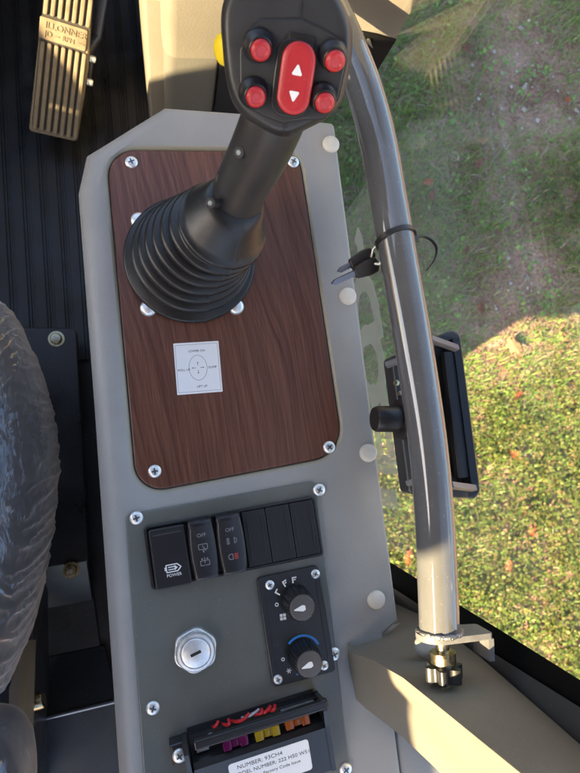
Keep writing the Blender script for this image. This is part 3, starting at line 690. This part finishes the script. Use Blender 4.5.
# ================================================================== IGNITION LOCK
P = at(195.5, 651, 6); P.z = 2; F = fr(P, R(8))
T = thing('ignition_lock', 'round chrome ignition lock with a key slot in the dark panel', 'ignition lock', P)
b = B(); b.plate(rpoly([(17.6*math.cos(R(60*i+12)), 17.6*math.sin(R(60*i+12))) for i in range(6)], 8), 0, 4.5, 1.0, F); b.build('hex_nut', M['zinc'], T)
b = B(); b.lathe([(14.6, 4.4), (14.6, 6.0), (13.4, 8.2), (11.6, 8.6), (11.2, 7.2), (10.6, 7.2), (10.4, 9.4), (9.4, 10), (.05, 10.1)], F, 44); b.build('barrel', M['zinc'], T)
b = B(); b.box((0, 0, 10.1), (8, 2.2, .35), F @ fr((0, 0, 0), R(8))); b.build('key_slot', M['slot'], T)

# ================================================================== FUSE BOX
a0 = at(184.6, 733, 3); a1 = at(315.7, 692, 3); dx = (a1-a0); LX = dx.length; dx.normalize(); UF = frame_z((a0+a1)/2, (0, 0, 1), dx); UF.translation.z = 0
def uy(u, v, z): return UF.inverted() @ at(u, v, z)
T = thing('fuse_box', 'open black fuse box holding purple, yellow and orange fuses with a white sticker', 'fuse box', (a0+a1)/2)
h = LX/2; yb = uy(260.5, 725, 29).y; ylip = uy(268, 743, 24).y; yf = uy(268, 735, 20).y
b = B(); b.stack([[UF @ Vector((x, y, z)) for y, z in [(yb-2, 2), (yb-2, 8), (ylip, 8), (ylip, 19), (ylip-2.5, 24), (ylip-38, 15), (ylip-38, 2)]] for x in (-h+3, h-1)])
for s_ in (-1, 1):     # end cheeks
    L = [(0, 1.5), (0, 5), (yb+4, 30), (yb-4, 30.5), (ylip-1, 25.5), (ylip-38.5, 15.8), (ylip-38.5, 1.5)]
    b.stack([[UF @ Vector((x, y, z)) for y, z in L] for x in ((s_*h-1.6, s_*h+1.6))])
b.box((0, -.8, 3), (LX, 1.6, 3), UF)
b.box((-h-5, yb-9, 8), (13, 15, 13), UF, 2)
b.build('housing', M['satin'], T, smooth=False)
x0_ = uy(194, 746, 29).x; x1_ = uy(328, 704, 29).x
b = B(); b.plate(rect((x0_+x1_)/2, yb, x1_-x0_, 6.5, 1), 26, 30.5, 1.2, UF); b.build('cover_bar', M['satin'], T)
b = B(); b.box((0, yb/2-.5, 2.6), (LX-4, abs(yb)+4, .8), UF); b.build('cavity_floor', M['slot'], T)
copy_part(SCREW, T, UF @ Vector((-h-5.5, yb-10, 14.5)), R(30))
gp = B(); gp.box((h-17, -7, 7), (26, 9, 8), UF, .5); gp.build('grey_connector', M['dull'], T)
gp = B(); gp.box((-h+11, -10, 7), (9, 6, 8), UF, .5); gp.lathe([(3, 0), (3, 7), (2, 8)], UF @ fr((-h+18, -6, 4)), 10); gp.build('metal_terminal', M['zinc'], T)
for i, (x, n) in enumerate(((-h+33, 4), (-h+40, 3), (-h+55, 4), (-h+62, 3), (-h+68, 3), (-h+48, 1), (-h+26, 3))):
    w_ = B(); rw = random.Random(i*5+1); k1, k2, k3 = rw.uniform(4, 16), rw.uniform(5, 10), rw.uniform(-3, 3); w_.tube([UF @ Vector((x-5+t*k1+k3*math.sin(t*3.5), -1.2+t*(yb+2), 3.2+k2*math.sin(t*rw.choice((2.3, 2.4))+.2))) for t in [k/10 for k in range(11)]], rw.uniform(.95, 1.35), 8)
    w_.build('wire', M['greywire'] if i == 5 else M['redwire'], T)
for u, v, m in ((236, 745, 'fuse_purple'), (268, 735, 'fuse_yellow'), (298, 724, 'fuse_orange')):
    l_ = uy(u, v, 20); F = UF @ fr((l_.x, l_.y+1, 7.5))
    b = B(); b.box((0, 0, 6), (19, 6, 11), F, .8); b.box((-6.2, 0, 11.5), (6, 7, 3), F, .6); b.box((6.2, 0, 11.5), (6, 7, 3), F, .6); b.box((0, 0, 11), (4, 4, 2), F, .5); b.build('fuse', M[m], T)
# sticker on the sloping front
nrm = Vector((0, -9, 35.5)).normalized(); sx = Vector((1, 0, 0)); sy = nrm.cross(sx); SF = Matrix((sx, sy, nrm)).transposed().to_4x4(); lq = UF.inverted() @ at(268, 757, 24); sy_ = ylip-17; SF.translation = Vector((lq.x-3, sy_, 24-(ylip-2.5-sy_)*9/35.5+.1)); SF = UF @ SF
b = B(); b.plate(rect(4, -2, 60, 26, 2.5), 0, .25, 0, SF); b.m(1)
b.text('NUMBER: 93CH4', SF @ fr((-20, 6.5, .3)), 4.6, .05, 'LEFT'); b.text('MODEL NUMBER: 222 H50 W51', SF @ fr((-24, .9, .3)), 4.2, .05, 'LEFT'); b.text('6-8 Ring flame Factory Code Issue', SF @ fr((-24, -4.6, .3)), 3.6, .05, 'LEFT')
b.build('sticker', [M['paper'], M['ink']], T, smooth=False)

# ================================================================== JOYSTICK
T = thing('joystick', 'black control lever with red buttons on its head and a ribbed rubber boot', 'joystick', (30, 150, 0))
b = B(); seg = 144; L = []
c0 = Vector((29, 151, -1)); c1 = at(223, 226, 74)
def bcen(t): return c0.lerp(c1, t)+Vector((-3*math.sin(math.pi*t), 2*math.sin(math.pi*t), 0))
def ring_at(c, r, tilt, dz=0):
    F = frame_z(c, Vector((tilt*.30, tilt*.10, 1)), (1, 0, 0)); return [F @ Vector(((r+(.7 if i == 111 else 0))*math.cos(2*math.pi*i/seg), (r+(.7 if i == 111 else 0))*math.sin(2*math.pi*i/seg), dz)) for i in range(seg)]
L.append(ring_at(c0, 50, 0)); L.append(ring_at(c0+Vector((0, 0, 2)), 52.5, 0)); L.append(ring_at(c0+Vector((0, 0, 4)), 52.5, 0)); L.append(ring_at(c0+Vector((0, 0, 5.2)), 51, 0))
NR = 6
for k in range(NR):
    for t_, dr in ((0.03, -9.5), (.14, -12), (.28, -11.5), (.40, -6.5), (.50, -2.2), (.62, .2), (.76, .6), (.89, -.8), (.97, -4.5)):
        t = .07+.85*(k+t_)/NR; R0 = 51.5-19*t-2.5*math.sin(math.pi*t)
        L.append(ring_at(bcen(t), R0+dr*(1-.25*t), t))
for t, r_ in ((.93, 28.5), (.96, 31), (1.0, 32.2), (1.05, 32.0)): L.append(ring_at(bcen(min(t, 1))+Vector((0, 0, (t-1)*76 if t > 1 else 0)), r_, 1))
ct = at(238, 199, 98)
for t, r_ in ((.06, 31.2), (.2, 28.8), (.5, 24.6), (.78, 21.4), (.93, 19.4), (1.0, 16.5)): L.append(ring_at(c1.lerp(ct, t)+Vector((0, 0, 2.2*(1-t)+1.2*math.sin(math.pi*t))), r_+1.2*0, 1))
b.stack(L, False, True); b.build('boot', M['rubber'], T, ang=180)
b = B()
for u, v in ((139, 220), (148.5, 308), (236, 306.5)):
    p = at(u, v, 0); s_ = B(); s_.lathe([(6.6, 0), (6.6, 1.2), (5.8, 2.8), (4, 3.8), (.05, 4.1)], fr((p.x, p.y, -1.4)), 24); s_.build('bolt', M['zinc'], T)
# grip handle
OH = at(288, 66, 190); zc = (Vector((0, 0, CH))-OH); DH = zc.length; zc.normalize()
xi = CR @ Vector((1, 0, 0)); HFm = frame_z(OH, (zc+xi*.0).normalized(), xi); sc_ = (CR.transposed() @ (Vector((0, 0, CH))-OH)).z/FPX
def hl(u, v): return Vector(((u-288)*sc_, -(v-66)*sc_))
path = [at(234.5, 208, 84), at(236.5, 197, 95), at(243, 182, 106), at(252, 166, 118), at(261, 149, 130), at(268.5, 131, 143), at(276, 112, 154), at(281, 92, 163), at(286, 72, 165)]
gb = B(); gb.tube(path, [18.6, 17.8, 17.6, 18.2, 18.8, 18.6, 18.8, 19.2, 15], 28); gb.build('grip', M['grip'], T, ang=180, sub=1)
sm = B(); tcam = [(p+(Vector((0, 0, CH))-p).normalized()*(r_+.02)+Vector((6.5, -1.0, -2.4))) for p, r_ in zip(path[1:6], [17.2, 17.6, 17.4, 17.3, 18.0])]
for u, v, z in ((239, 152.5, 141), (220.5, 179, 111), (210.5, 203, 112)):
    # pan screw recesses on the left of the grip
    p = at(u, v, z); F = frame_z(p, (Vector((0, 0, CH))-p).normalized()+Vector((-.5, 0, 0))); s_ = B(); s_.lathe([(3.4, -8), (3.4, .2), (2.6, .4)], F, 16); s_.m(1).lathe([(1.7, .3), (1.5, .8), (.05, .9)], F, 12); s_.build('recessed_screw', [M['slot'], M['slotm']], T)
# head
ho = [(222, 18), (222.5, 45), (224, 76), (230, 102), (243, 114), (256, 121), (270, 129), (283, 132.5), (296, 130), (312, 122), (330, 114), (343, 102), (349, 80), (352, 58), (352.5, 38), (347, 22), (338, 8), (326, -6), (308, -18), (280, -24), (252, -18), (232, -2)]
ho = [hl(u, v) for u, v in ho][::1]
ho = ho[::-1] if sum((ho[i-1].x*ho[i].y-ho[i].x*ho[i-1].y) for i in range(len(ho))) < 0 else ho
hc = hl(288, 58)
def hs(k, z, ky=None): return [HFm @ Vector(((p.x-hc.x)*k+hc.x, (p.y-hc.y)*(ky or k)+hc.y, z)) for p in ho]
HD = B(); HD.stack([hs(.45, -46), hs(.72, -42), hs(.90, -33), hs(1.0, -20), hs(1.03, -10), hs(1.0, -3.5), hs(.955, 0), hs(.91, 1.6), hs(.88, 2.0)])
HD = HD.build('head', M['grip'], T, ang=180, sub=2)
fp = [(262, 26.5), (301, 26), (323, 35), (344, 46), (345.5, 62), (339, 94), (325, 113), (303, 114.5), (283, 117.5), (264, 111), (247, 103), (239.5, 88), (240.5, 52), (250, 36)]
fp = [hl(u, v) for u, v in fp]; fp = fp[::-1]
b = B(); b.plate(inset(fp, -.6), 1.0, 2.35, .2, HFm); b.build('seam', M['slot'], T)
b = B(); b.plate(fp, 1.5, 3.0, .8, HFm); FPL = b.build('face_plate', M['grip'], T)
def seam(p0, p1, z0=2.05, w=.35):
    a = hl(*p0); c = hl(*p1); d = (c-a); n_ = Vector((-d.y, d.x)).normalized()*w/2
    return [a-n_, c-n_, c+n_, a+n_], z0
for p0, p1 in (((302, -8), (301, 26)), ((284, 117), (283, 129))):
    q, z0 = seam(p0, p1); b = B(); b.plate(q, z0-1.5, z0+.35, 0, HFm); b.build('mould_line', M['slot'], T)
for (u, v, cu_, cv_, rc) in ((261.5, 52, 259, 48.5, 8.2), (255.5, 92.5, 253, 89.5, 7.9), (333.5, 61, 331.5, 56.5, 7.6), (324.5, 97.5, 322.5, 93.5, 7.6)):
    c = hl(cu_, cv_); d = hl(u, v); F = HFm @ fr((c.x, c.y, 2.8)); b = B()
    rr_ = 5.1
    tilt = Vector(((d.x-c.x)*.18, (d.y-c.y)*.18, 1)); F2 = frame_z(HFm @ Vector((c.x, c.y, 2.6)), HFm.to_3x3() @ tilt, HFm.to_3x3() @ Vector((1, 0, 0)))
    b.lathe([(rc, -1), (rc, .8), (rc-.5, 2.0), (rc-1.2, 3.0), (rr_+1.0, 6.2), (rr_+.4, 6.6), (rr_+.1, 6.2)], F2, 32, False, True); o = b.build('push_button', M['plastic'], T)
    b = B(); b.lathe([(rr_, 5), (rr_, 7.6), (rr_-.4, 8.4), (rr_-1.2, 8.9), (3.0, 9.0), (2.6, 8.6), (.05, 8.5)], F2, 32); b.build('button_cap', M['red'], o)
ra = HFm @ fr((*hl(296, 77), 2.6), R(-9)); 
b = B(); b.plate(rect(-1.8, -.6, 19.5, 36, 7), 0, 2.2, .8, ra); b.box((0, 17.4, 1.0), (13, 5, 1.6), ra, .4); rk = b.build('rocker_switch', M['plastic'], T)
st_ = rpoly([(-8.6, -16.6), (8.6, -16.6), (8.6, 16.6), (-8.6, 16.6)], 8.4, 10); b = B()
def rz_(p): return 7.2+1.3*(p.y/16)**2
Ls = []
for d, z in ((0, -5), (0, -1.2), (.5, -.4), (1.3, 0), (3.2, .1)): Ls.append([ra @ Vector((p.x, p.y, rz_(p)+z)) for p in inset(st_, d)])
b.stack(Ls); b.build('rocker_cap', M['red'], rk, ang=60)
for sgn, yy in ((1, 4.2), (-1, -9.4+1.2)):
    b = B(); b.plate(rpoly([(-2.9, yy-2.6*sgn), (2.9, yy-2.6*sgn), (0, yy+2.9*sgn)][::sgn], .6, 3), 6.8, 8.3+.05*abs(yy)/8, 0, ra); b.build('arrow_mark', M['white'], rk, smooth=False)
p = HFm @ Vector((*hl(223.5, 51), -11)); F = frame_z(p, HFm.to_3x3() @ Vector((-.80, -.05, .60)), HFm.to_3x3() @ Vector((0, 1, 0)))
b = B(); b.lathe([(7.8, -4), (7.8, .8), (7.3, 1.4), (7.3, 2.0), (6.0, 3.2), (3.4, 3.9), (.05, 4)], F, 32); b.build('thumb_button', M['yellow'], T)

# ================================================================== GRAB BAR
BZ = 110.
ctl = [(318, -15), (331, 10), (344, 38), (353, 60), (366, 95), (378, 140), (388, 195), (401, 270), (414, 347), (427, 437), (434, 510), (437.5, 580), (439.5, 632)]
P_ = [at(u, v, BZ) for u, v in ctl]; path = []
def cr(p0, p1, p2, p3, t): return .5*((2*p1)+(p2-p0)*t+(2*p0-5*p1+4*p2-p3)*t*t+(3*p1-p0-3*p2+p3)*t**3)
for i in range(len(P_)-1):
    for k in range(5): path.append(cr(P_[max(i-1, 0)], P_[i], P_[i+1], P_[min(i+2, len(P_)-1)], k/5))
path.append(P_[-1])
T = thing('grab_bar', 'curved grey steel grab bar across the window, sunlit at its lower end', 'grab bar', P_[6])
BR = 12.6
b = B(); b.tube(path, BR, 36); b.build('tube', M['bar'], T, ang=60)
E_ = P_[-1]; ax = (P_[-1]-P_[-2]).normalized()
F = frame_z(E_, ax, (1, 0, 0))        # x right, y = z cross x
yv = F.to_3x3() @ Vector((0, 1, 0)); sg = 1 if yv.z > 0 else -1
pl = rpoly([(-15, -14), (31, -10), (31, 10), (-15, 14)], [14, 2, 2, 14], 8)
b = B(); b.plate(pl, 0, 4, .8, F)
b.plate(rpoly([(28, -10), (31.5, -10), (31.5, 10), (28, 10)], 0), 3.5, 17, .4, F); b.build('bracket', M['steel'], T)
b = B(); 
ring_p = [F @ Vector((13.2*math.cos(a), 13.2*math.sin(a), -.6)) for a in [i/40*6.2832 for i in range(41)]]
b.tube([p+Vector((noise.noise(p*.4), noise.noise(p*.5), noise.noise(p*.6)))*.8 for p in ring_p], [1.5+.6*noise.noise(p*.35) for p in ring_p], 10); b.build('weld_seam', M['weld'], T)
# tabs for the black lamp housing
for (u, v, du) in ((430, 344.5, 24), (451, 488, 22)):
    p = at(u, v, BZ-9); q = at(u+du, v-2.0, BZ-30); d = q-p; FF = frame_z((p+q)/2, Vector((0, -1, .35)), d); t_ = B(); t_.box((0, 0, 0), (d.length, 4.5, 4), FF, .6); t_.build('tab', M['steel'], T)
    q = at(u-6, v, BZ-2); w_ = B(); pts = [q+Vector((random.uniform(-3.5, 3.5), random.uniform(-4, 4), random.uniform(-2.5, 2.5))) for _ in range(9)]
    w_.tube(pts, [2.4, 3.2, 2.8, 3.4, 2.9, 3.1, 2.6, 3.0, 2.2], 8); w_.build('weld_seam', M['weld'], T, sub=1)
for (u, v) in ((386, 365), (407, 484)):
    p = at(u, v, BZ-35); q = at(u+16, v-5, BZ-28); d = q-p; FF = frame_z((p+q)/2, Vector((0, -1, .35)), d); t_ = B(); t_.box((0, 0, 0), (d.length, 4.5, 3.5), FF, .5); t_.build('tab', M['steel'], T)
# bolt with star knob
K0 = E_+ax*4+F.to_3x3() @ Vector((1.5, 0, 0)); KF = frame_z(K0, ax+Vector((0.03, 0, 0)), (1, 0, 0))
b = B(); b.lathe([(4.2, 0), (4.2, 8), (8.0, 8.2), (8.0, 14.5), (5.5, 15), (5.5, 20), (3.5, 20), (3.5, 36)], KF, 20); b.build('bolt', M['brass'], T)
b = B(); sk = []
for i in range(72): a = 2*math.pi*i/72; rr_ = 10.4+1.9*math.cos(6*a); sk.append(Vector((rr_*math.cos(a), rr_*math.sin(a))))
b.plate(sk, 16.5, 25.5, 1.2, KF); b.build('star_knob', M['satin'], T)

# cable tie and keys on the bar
tc = at(394.5, 240, BZ); ai = min(range(len(path)), key=lambda i: (path[i]-tc).length); tdir = (path[ai+1]-path[ai-1]).normalized(); tc = path[ai]
F = frame_z(tc, tdir+Vector((.10, .0, .22)), (1, 0, 0)); T = thing('cable_tie', 'black cable tie looped round the grab bar with its tail sticking out', 'cable tie', tc)
b = B(); L = []
for i in range(49):
    a = 2*math.pi*i/48; c, s_ = math.cos(a), math.sin(a); L.append([F @ Vector((r_*c, r_*s_, z)) for r_, z in ((13.0, -1.6), (13.0, 1.6), (14.2, 1.6), (14.2, -1.6))])
b.stack(L, False, False); b.build('strap', M['plastic'], T, smooth=True)
hp = at(413.5, 239, BZ+1); b = B(); b.box((0, 0, 0), (6, 5.5, 5), frame_z(hp, (.2, 0, 1), (1, .2, 0)), .8); b.build('lock_head', M['plastic'], T)
tl = [at(415, 238, BZ), at(424, 237, BZ-2), at(432, 241, BZ-4), at(436.5, 249, BZ-6), at(434, 260, BZ-8), at(425.5, 271, BZ-12)]
tp = []
for i in range(len(tl)-1):
    for k in range(5): tp.append(cr(tl[max(i-1, 0)], tl[i], tl[i+1], tl[min(i+2, len(tl)-1)], k/5))
b = B(); L = [[p+Vector((0, 0, dz))+(p-at(424, 252, BZ)).normalized()*dr for dz, dr in ((-1.7, 0), (1.7, 0), (1.7, .9), (-1.7, .9))] for p in tp]; b.stack(L); b.build('tail', M['plastic'], T)
KZ = 96.
for i, (c, tip, lab, w) in enumerate((((366, 268.5), (328.5, 278.5), 'front key of the pair, its long toothed blade out over the console', 1), ((362, 259.5), (338, 268), 'rear key of the pair, mostly hidden behind the other black key head', 0))):
    kc = at(*c, KZ-4*(1-w)); kt = at(*tip, KZ-14-4*(1-w)); d = (kt-kc).normalized()
    F = frame_z(kc, Vector((.1, -.42, .9)) if w else Vector((-.05, -.35, .93)), -d); T = thing('ignition_key', lab, 'key', kc, 'keys hanging from the grab bar')
    b = B(); b.plate(rpoly([(-9, -3.6), (2, -5.6), (8, -5.2), (10, 0), (8, 5.2), (2, 5.6), (-9, 3.6)], 2, 4), -2.4, 2.4, 1.0, F); b.build('key_head', M['plastic'], T)
    ln = (kt-kc).length; b = B(); bl = [Vector((-ln, 0)), Vector((-ln+2, -1.4))]
    xx = -ln+2
    while xx < -12: bl += [Vector((xx+1.2, -2.0)), Vector((xx+2.4, -1.2))]; xx += 2.4
    bl += [Vector((-7, -2.4)), Vector((-7, 2.2)), Vector((-ln+3, 1.9))]
    b.plate(bl, -1, 1, 0, F); b.build('blade', M['edge'], T, smooth=False)
b = B(); k0 = at(371, 259, KZ); b.tube([k0, at(373, 249, KZ+3), at(379, 243, BZ-6)], .9, 8); b.tube([at(368, 263, KZ), at(380, 264, KZ+4), at(383, 256, KZ+8), at(378, 246, KZ+8)], 1.2, 8)
tag(b.build('key_ring', M['dull']), 'thin wire ring tying the two keys to the grab bar', 'key ring')

# lamp housing behind the bar
LZ = 66.
HO = [(391, 357), (452, 329), (460, 335), (480, 490), (476, 499), (409, 494)]
T = thing('lamp_housing', 'shallow black box with a round knob, fixed behind the grab bar', 'lamp housing', at(440, 415, LZ))
pr = [at(u, v, LZ).to_2d() for u, v in HO]; pr = pr[::-1]
ol = rpoly([(p.x, p.y) for p in pr], [4, 5, 5, 7, 6, 4], 5)
b = B(); zb = LZ-16
loops = [(ol, zb-0, 0), (ol, LZ, 0), (inset(ol, 1.0), LZ+.8, 0), (inset(ol, 6.5), LZ+.6, 0), (inset(ol, 7.2), zb+3, 0)]
b.stack([[Vector((p.x, p.y, z)) for p in L] for L, z, _ in loops]); b.build('housing', M['plastic'], T)
p0 = at(448, 352, LZ-4); p1 = at(462, 478, LZ-4); d = p1-p0; b = B(); b.box((0, 0, 0), (d.length, 9, 6), frame_z((p0+p1)/2, (0, 0, 1), d), 1); b.build('inner_ledge', M['plastic'], T)
kc = at(399, 419, LZ+4); kd = (at(372, 419, LZ+6)-kc); F = frame_z(kc, kd, (0, 1, 0))
b = B(); b.lathe([(15, -14), (15, -1.5), (14.2, 0), (9.5, .3), (9.5, 10), (9.2, 18), (8.2, 19.5), (.1, 19.5)], F, 36); b.build('knob', M['plastic'], T)
lc = at(463, 421, zb-2); b = B(); b.lathe([(24, -1), (24, 4), (21, 8), (.1, 9)], frame_z(lc-Vector((16, 0, 4)), (1, 0, -.4), (0, 1, 0)), 36); b.build('lens', M['lens'], T)
for (u, v) in ((396, 383), (400, 394)):
    s_ = B(); s_.lathe([(2.2, 0), (2.2, 1.5), (.1, 2.2)], fr(at(u, v, LZ+.5)), 14); s_.build('screw', M['brass'], T)

# ================================================================== WINDOW, PILLARS
GX = lambda y: 207.-(y+100)*.018
T = thing('side_window', 'clear right side window pane with faint frosted letters along its foot', 'window', (200, 200, -100))
b = B(); gy0, gy1 = -125, 760; Lq = []
for x_ in (0, 5):
    Lq.append([Vector((GX(gy0)+x_, gy0, -440)), Vector((GX(gy1)+x_, gy1, -440)), Vector((GX(gy1)+x_, gy1, 900)), Vector((GX(gy0)+x_, gy0, 900))])
b.stack(Lq); b.build('glass_pane', M['glass'], T, smooth=False)
gd = Vector((GX(1)-GX(0), 1, 0)).normalized()
b = B()
# letters stand upright on the outside of the pane, so they read mirrored from in here
xl = -gd; yl = Vector((0, 0, 1)); zl = xl.cross(yl)
for ch_, (u, v), hz in (('r', (361, 247), 95), ('D', (367, 305), 95), ('O', (373, 362), 95), ('F', (377, 408), 95), ('E', (383, 452), 95), ('I', (386, 500), 95)):
    # where the sight line meets the pane
    d = CR @ Vector(((u-PW/2)/FPX, -(v-PH/2)/FPX, -1.0)); t = 200/d.x
    for _ in range(6): t = GX(d.y*t)/d.x
    p = Vector((d.x*t, d.y*t, CH+d.z*t))
    F = Matrix((gd, yl, gd.cross(yl))).transposed().to_4x4(); F.translation = p+Vector((5.6, 0, -28))
    b.text(ch_, F, 105, .15, bold=4.5)
b.build('frosted_lettering', M['decal'], T, smooth=False)

# rear pillar
T = thing('rear_pillar', 'beige rear pillar trim with black window seal and dark rail beside it', 'pillar', at(400, 640, 20))
def px_pts(L): return [at(u, v, z) for u, v, z in L]
Cc = px_pts([(347, 641, -2), (349, 652, 10), (372, 660, 45), (403, 678, 90), (450, 716, 145), (520, 773, 209), (600, 838, 262)])
Dd = [atx(u, v, 198) for u, v in [(380, 590), (396, 604), (414, 612), (434, 622), (480, 657), (560, 727), (660, 815)]]
Ee = px_pts([(346, 652, -4), (350, 675, -3), (356, 702, -2), (376, 717, 2), (402, 737, 12), (440, 773, 28), (520, 850, 60)])
# a little rounding along the corner edge : extra rows either side of it
b = B()
def row(a, c, t): return [p*(1-t)+q*t for p, q in zip(a, c)]
rnd = [p*.9+q*.05+r_*.05 for p, q, r_ in zip(Cc, Dd, Ee)]
back = [p+Vector((10, -60, 0)) for p in Dd]; back2 = [p+Vector((40, -8, 0)) for p in Ee]
b.stack([back, Dd, row(Dd, Cc, .5), Cc, row(Ee, Cc, .5), row(Ee, Cc, .1), [p*.995 for p in Ee], back2], False, False, closed=False)
b.build('trim', M['trim'], T, ang=30)
def column(px0, z0, width_px, name, m, zt=420, dep=26, F2=None):
    """vertical strip: base point pixel pair at height z0, going straight up"""
    a = at(*px0, z0); c = at(px0[0]+width_px[0], px0[1]+width_px[1], z0); n_ = Vector((.2, -1, 0)).normalized()*dep
    bb = B(); q = [a, c, c+n_, a+n_]
    bb.stack([[p for p in q], [Vector((p.x, p.y, zt)) for p in q]]); return bb.build(name, m, T, smooth=False)
def vstrip(La, Lb, name, m, back=(14, -26, 0)):
    bb = B(); A_ = px_pts(La); B_ = px_pts(Lb); k = Vector(back); bb.stack([[p+k for p in A_], A_, B_, [p+k for p in B_]], False, False, closed=False); return bb.build(name, m, T, smooth=False)
def rise(u0, v0, z0, pts):
    """heights of an upright edge seen at the given pixels, its foot seen at u0,v0 at height z0"""
    r0 = math.hypot(u0-173, v0-450); return [(u, v, CH-(CH-z0)*r0/math.hypot(u-173, v-450)) for u, v in pts]
def xs(L, x): return [tuple([u, v, atx(u, v, x).z]) for u, v in L]
e1 = xs([(380, 556), (440, 593), (500, 630), (580, 680), (680, 742)], 206); e2 = xs([(380, 579), (440, 618), (500, 657), (580, 707), (680, 770)], 206)
vstrip(e1, e2, 'window_seal', M['seal'])
e2b = xs([(380, 579.5), (440, 618.5), (500, 657.5), (580, 707.5), (680, 770.5)], 203); e3 = xs([(380, 596), (440, 634), (500, 682), (580, 745), (680, 822)], 200)
vstrip(e2b, e3, 'guide_rail', M['rail'])
e3b = xs([(u, v-.5) for u, v, z in e3], 203); e4 = xs([(u, v+9) for u, v, z in e3], 203)
vstrip(e3b, e4, 'groove', M['seal'])
b = B(); p = at(426, 646, 66); b.lathe([(8, -2), (8, 1), (7.2, 3), (5, 4.6), (.1, 5.2)], frame_z(p, Vector((-.1, .75, .65)), (1, 0, 0)), 28); b.build('trim_cap', M['console'], T)

# front pillar
T = thing('front_pillar', 'short beige front pillar trim above a black window corner at the top', 'pillar', at(380, 20, 60))
lo = px_pts([(318, 22, 58), (348, 27.5, 60), (377, 33, 62), (396, 38.5, 60)])
def up(p, z): return Vector((p.x, p.y, z))
b = B(); b.stack([[p+Vector((6, 50, 0)) for p in lo], [Vector((p.x, p.y, p.z)) for p in lo], [up(p, 100) for p in lo], [up(p+Vector((-6, 8, 0)), 220) for p in lo], [up(p+Vector((-14, 18, 0)), 420) for p in lo]], False, False, closed=False)
b.build('trim', M['trim'], T, ang=25)
b = B(); q = px_pts([(350, 30, 58), (396, 40, 58), (375.5, 74, 22), (353, 44, 22)])
b.stack([[p+Vector((4, 40, 0)) for p in q], q], False, True); b.build('window_seal', M['seal'], T, smooth=False)
b = B(); q = px_pts([(367, 38, 56), (369, 39, 56), (376.5, 60, 30), (373.5, 58, 30)]); b.stack([[p-Vector((0, 0, 2)) for p in q], [p+Vector((0, -1, 1.5)) for p in q]]); b.build('seal_glint', M['trim'], T, smooth=False)  # pale strip painted in for the bright reflection on the black seal

# ================================================================== FALLEN LEAVES
lm = [leafmat('orange_leaf', [(.30, .085, .03), (.30, .085, .03)], .6, .2), leafmat('brown_leaf', [(.17, .07, .04), (.17, .07, .04)], .65, .2), leafmat('tan_leaf', [(.30, .19, .10), (.30, .19, .10)], .65, .2)]
def leaf(u, v, size, kind, rz, label):
    size *= .82
    p = at(u, v, GZ+38); b = B(); n_ = 40; F = fr(p, rz, random.uniform(-.3, .3), random.uniform(-.3, .3)); rows = [[], [], []]
    for i in range(n_):
        a = 2*math.pi*i/n_; lob = .62+.38*abs(math.cos(3.5*a/1.0))**1.2
        x = math.cos(a)*size*.62*lob; y = math.sin(a)*size*.40*lob
        for k, row_ in zip((1, .55, .08), rows): row_.append(F @ Vector((x*k, y*k, 5*(k*k)*math.sin(a*2+rz)+(1-k)*1.5)))
    b.stack(rows, False, True)
    size *= 1.0
    st0 = F @ Vector((-size*.4, 0, 0)); b.tube([st0, F @ Vector((-size*.8, size*.08, 2))], 1.2, 6)
    tag(b.build('fallen_leaf', lm[kind]), label, 'leaf', 'fallen leaves on the lawn')
for a in [(428, 182, 52, 0, .2, 'orange fallen leaf on shaded grass, right of the bar above the cable tie'), (433, 196, 48, 1, 1.4, 'dull brown leaf just below the bright orange one beside the bar'),
          (468, 48, 60, 1, .9, 'brown leaf on bare soil near the top of the photo'), (568, 100, 34, 0, .4, 'small orange leaf by the right edge, near the upper stones'),
          (483, 141, 40, 2, .1, 'pale tan leaf on grass in the upper middle of the lawn'), (480, 163, 44, 1, 1.2, 'brown leaf just below the pale tan leaf'),
          (468, 250, 44, 1, 1.0, 'brown leaf right of the cable tie tail'), (482, 308, 50, 1, 1.5, 'brown upright leaf on shaded grass right of the lamp housing top'),
          (514, 346, 78, 2, 2.2, 'large tan oak leaf with spread lobes on the lawn'), (519, 396, 52, 0, .5, 'orange leaf where the sunlit weeds begin'),
          (516, 455, 52, 0, -.7, 'orange slanting leaf on sunlit weeds right of the lamp housing'), (528, 509, 54, 1, .8, 'rusty leaf half sunk in sunlit weeds'),
          (533, 531, 48, 0, 1.1, 'orange leaf below the rusty one in the weeds'), (509, 567, 52, 0, 1.3, 'bright orange leaf nearest the window seal'),
          (409, 557, 56, 0, 1.2, 'orange leaf between the console edge and the sunlit bar end'), (397, 283, 36, 1, .3, 'small brown leaf showing between keys and bar')]: leaf(*a)
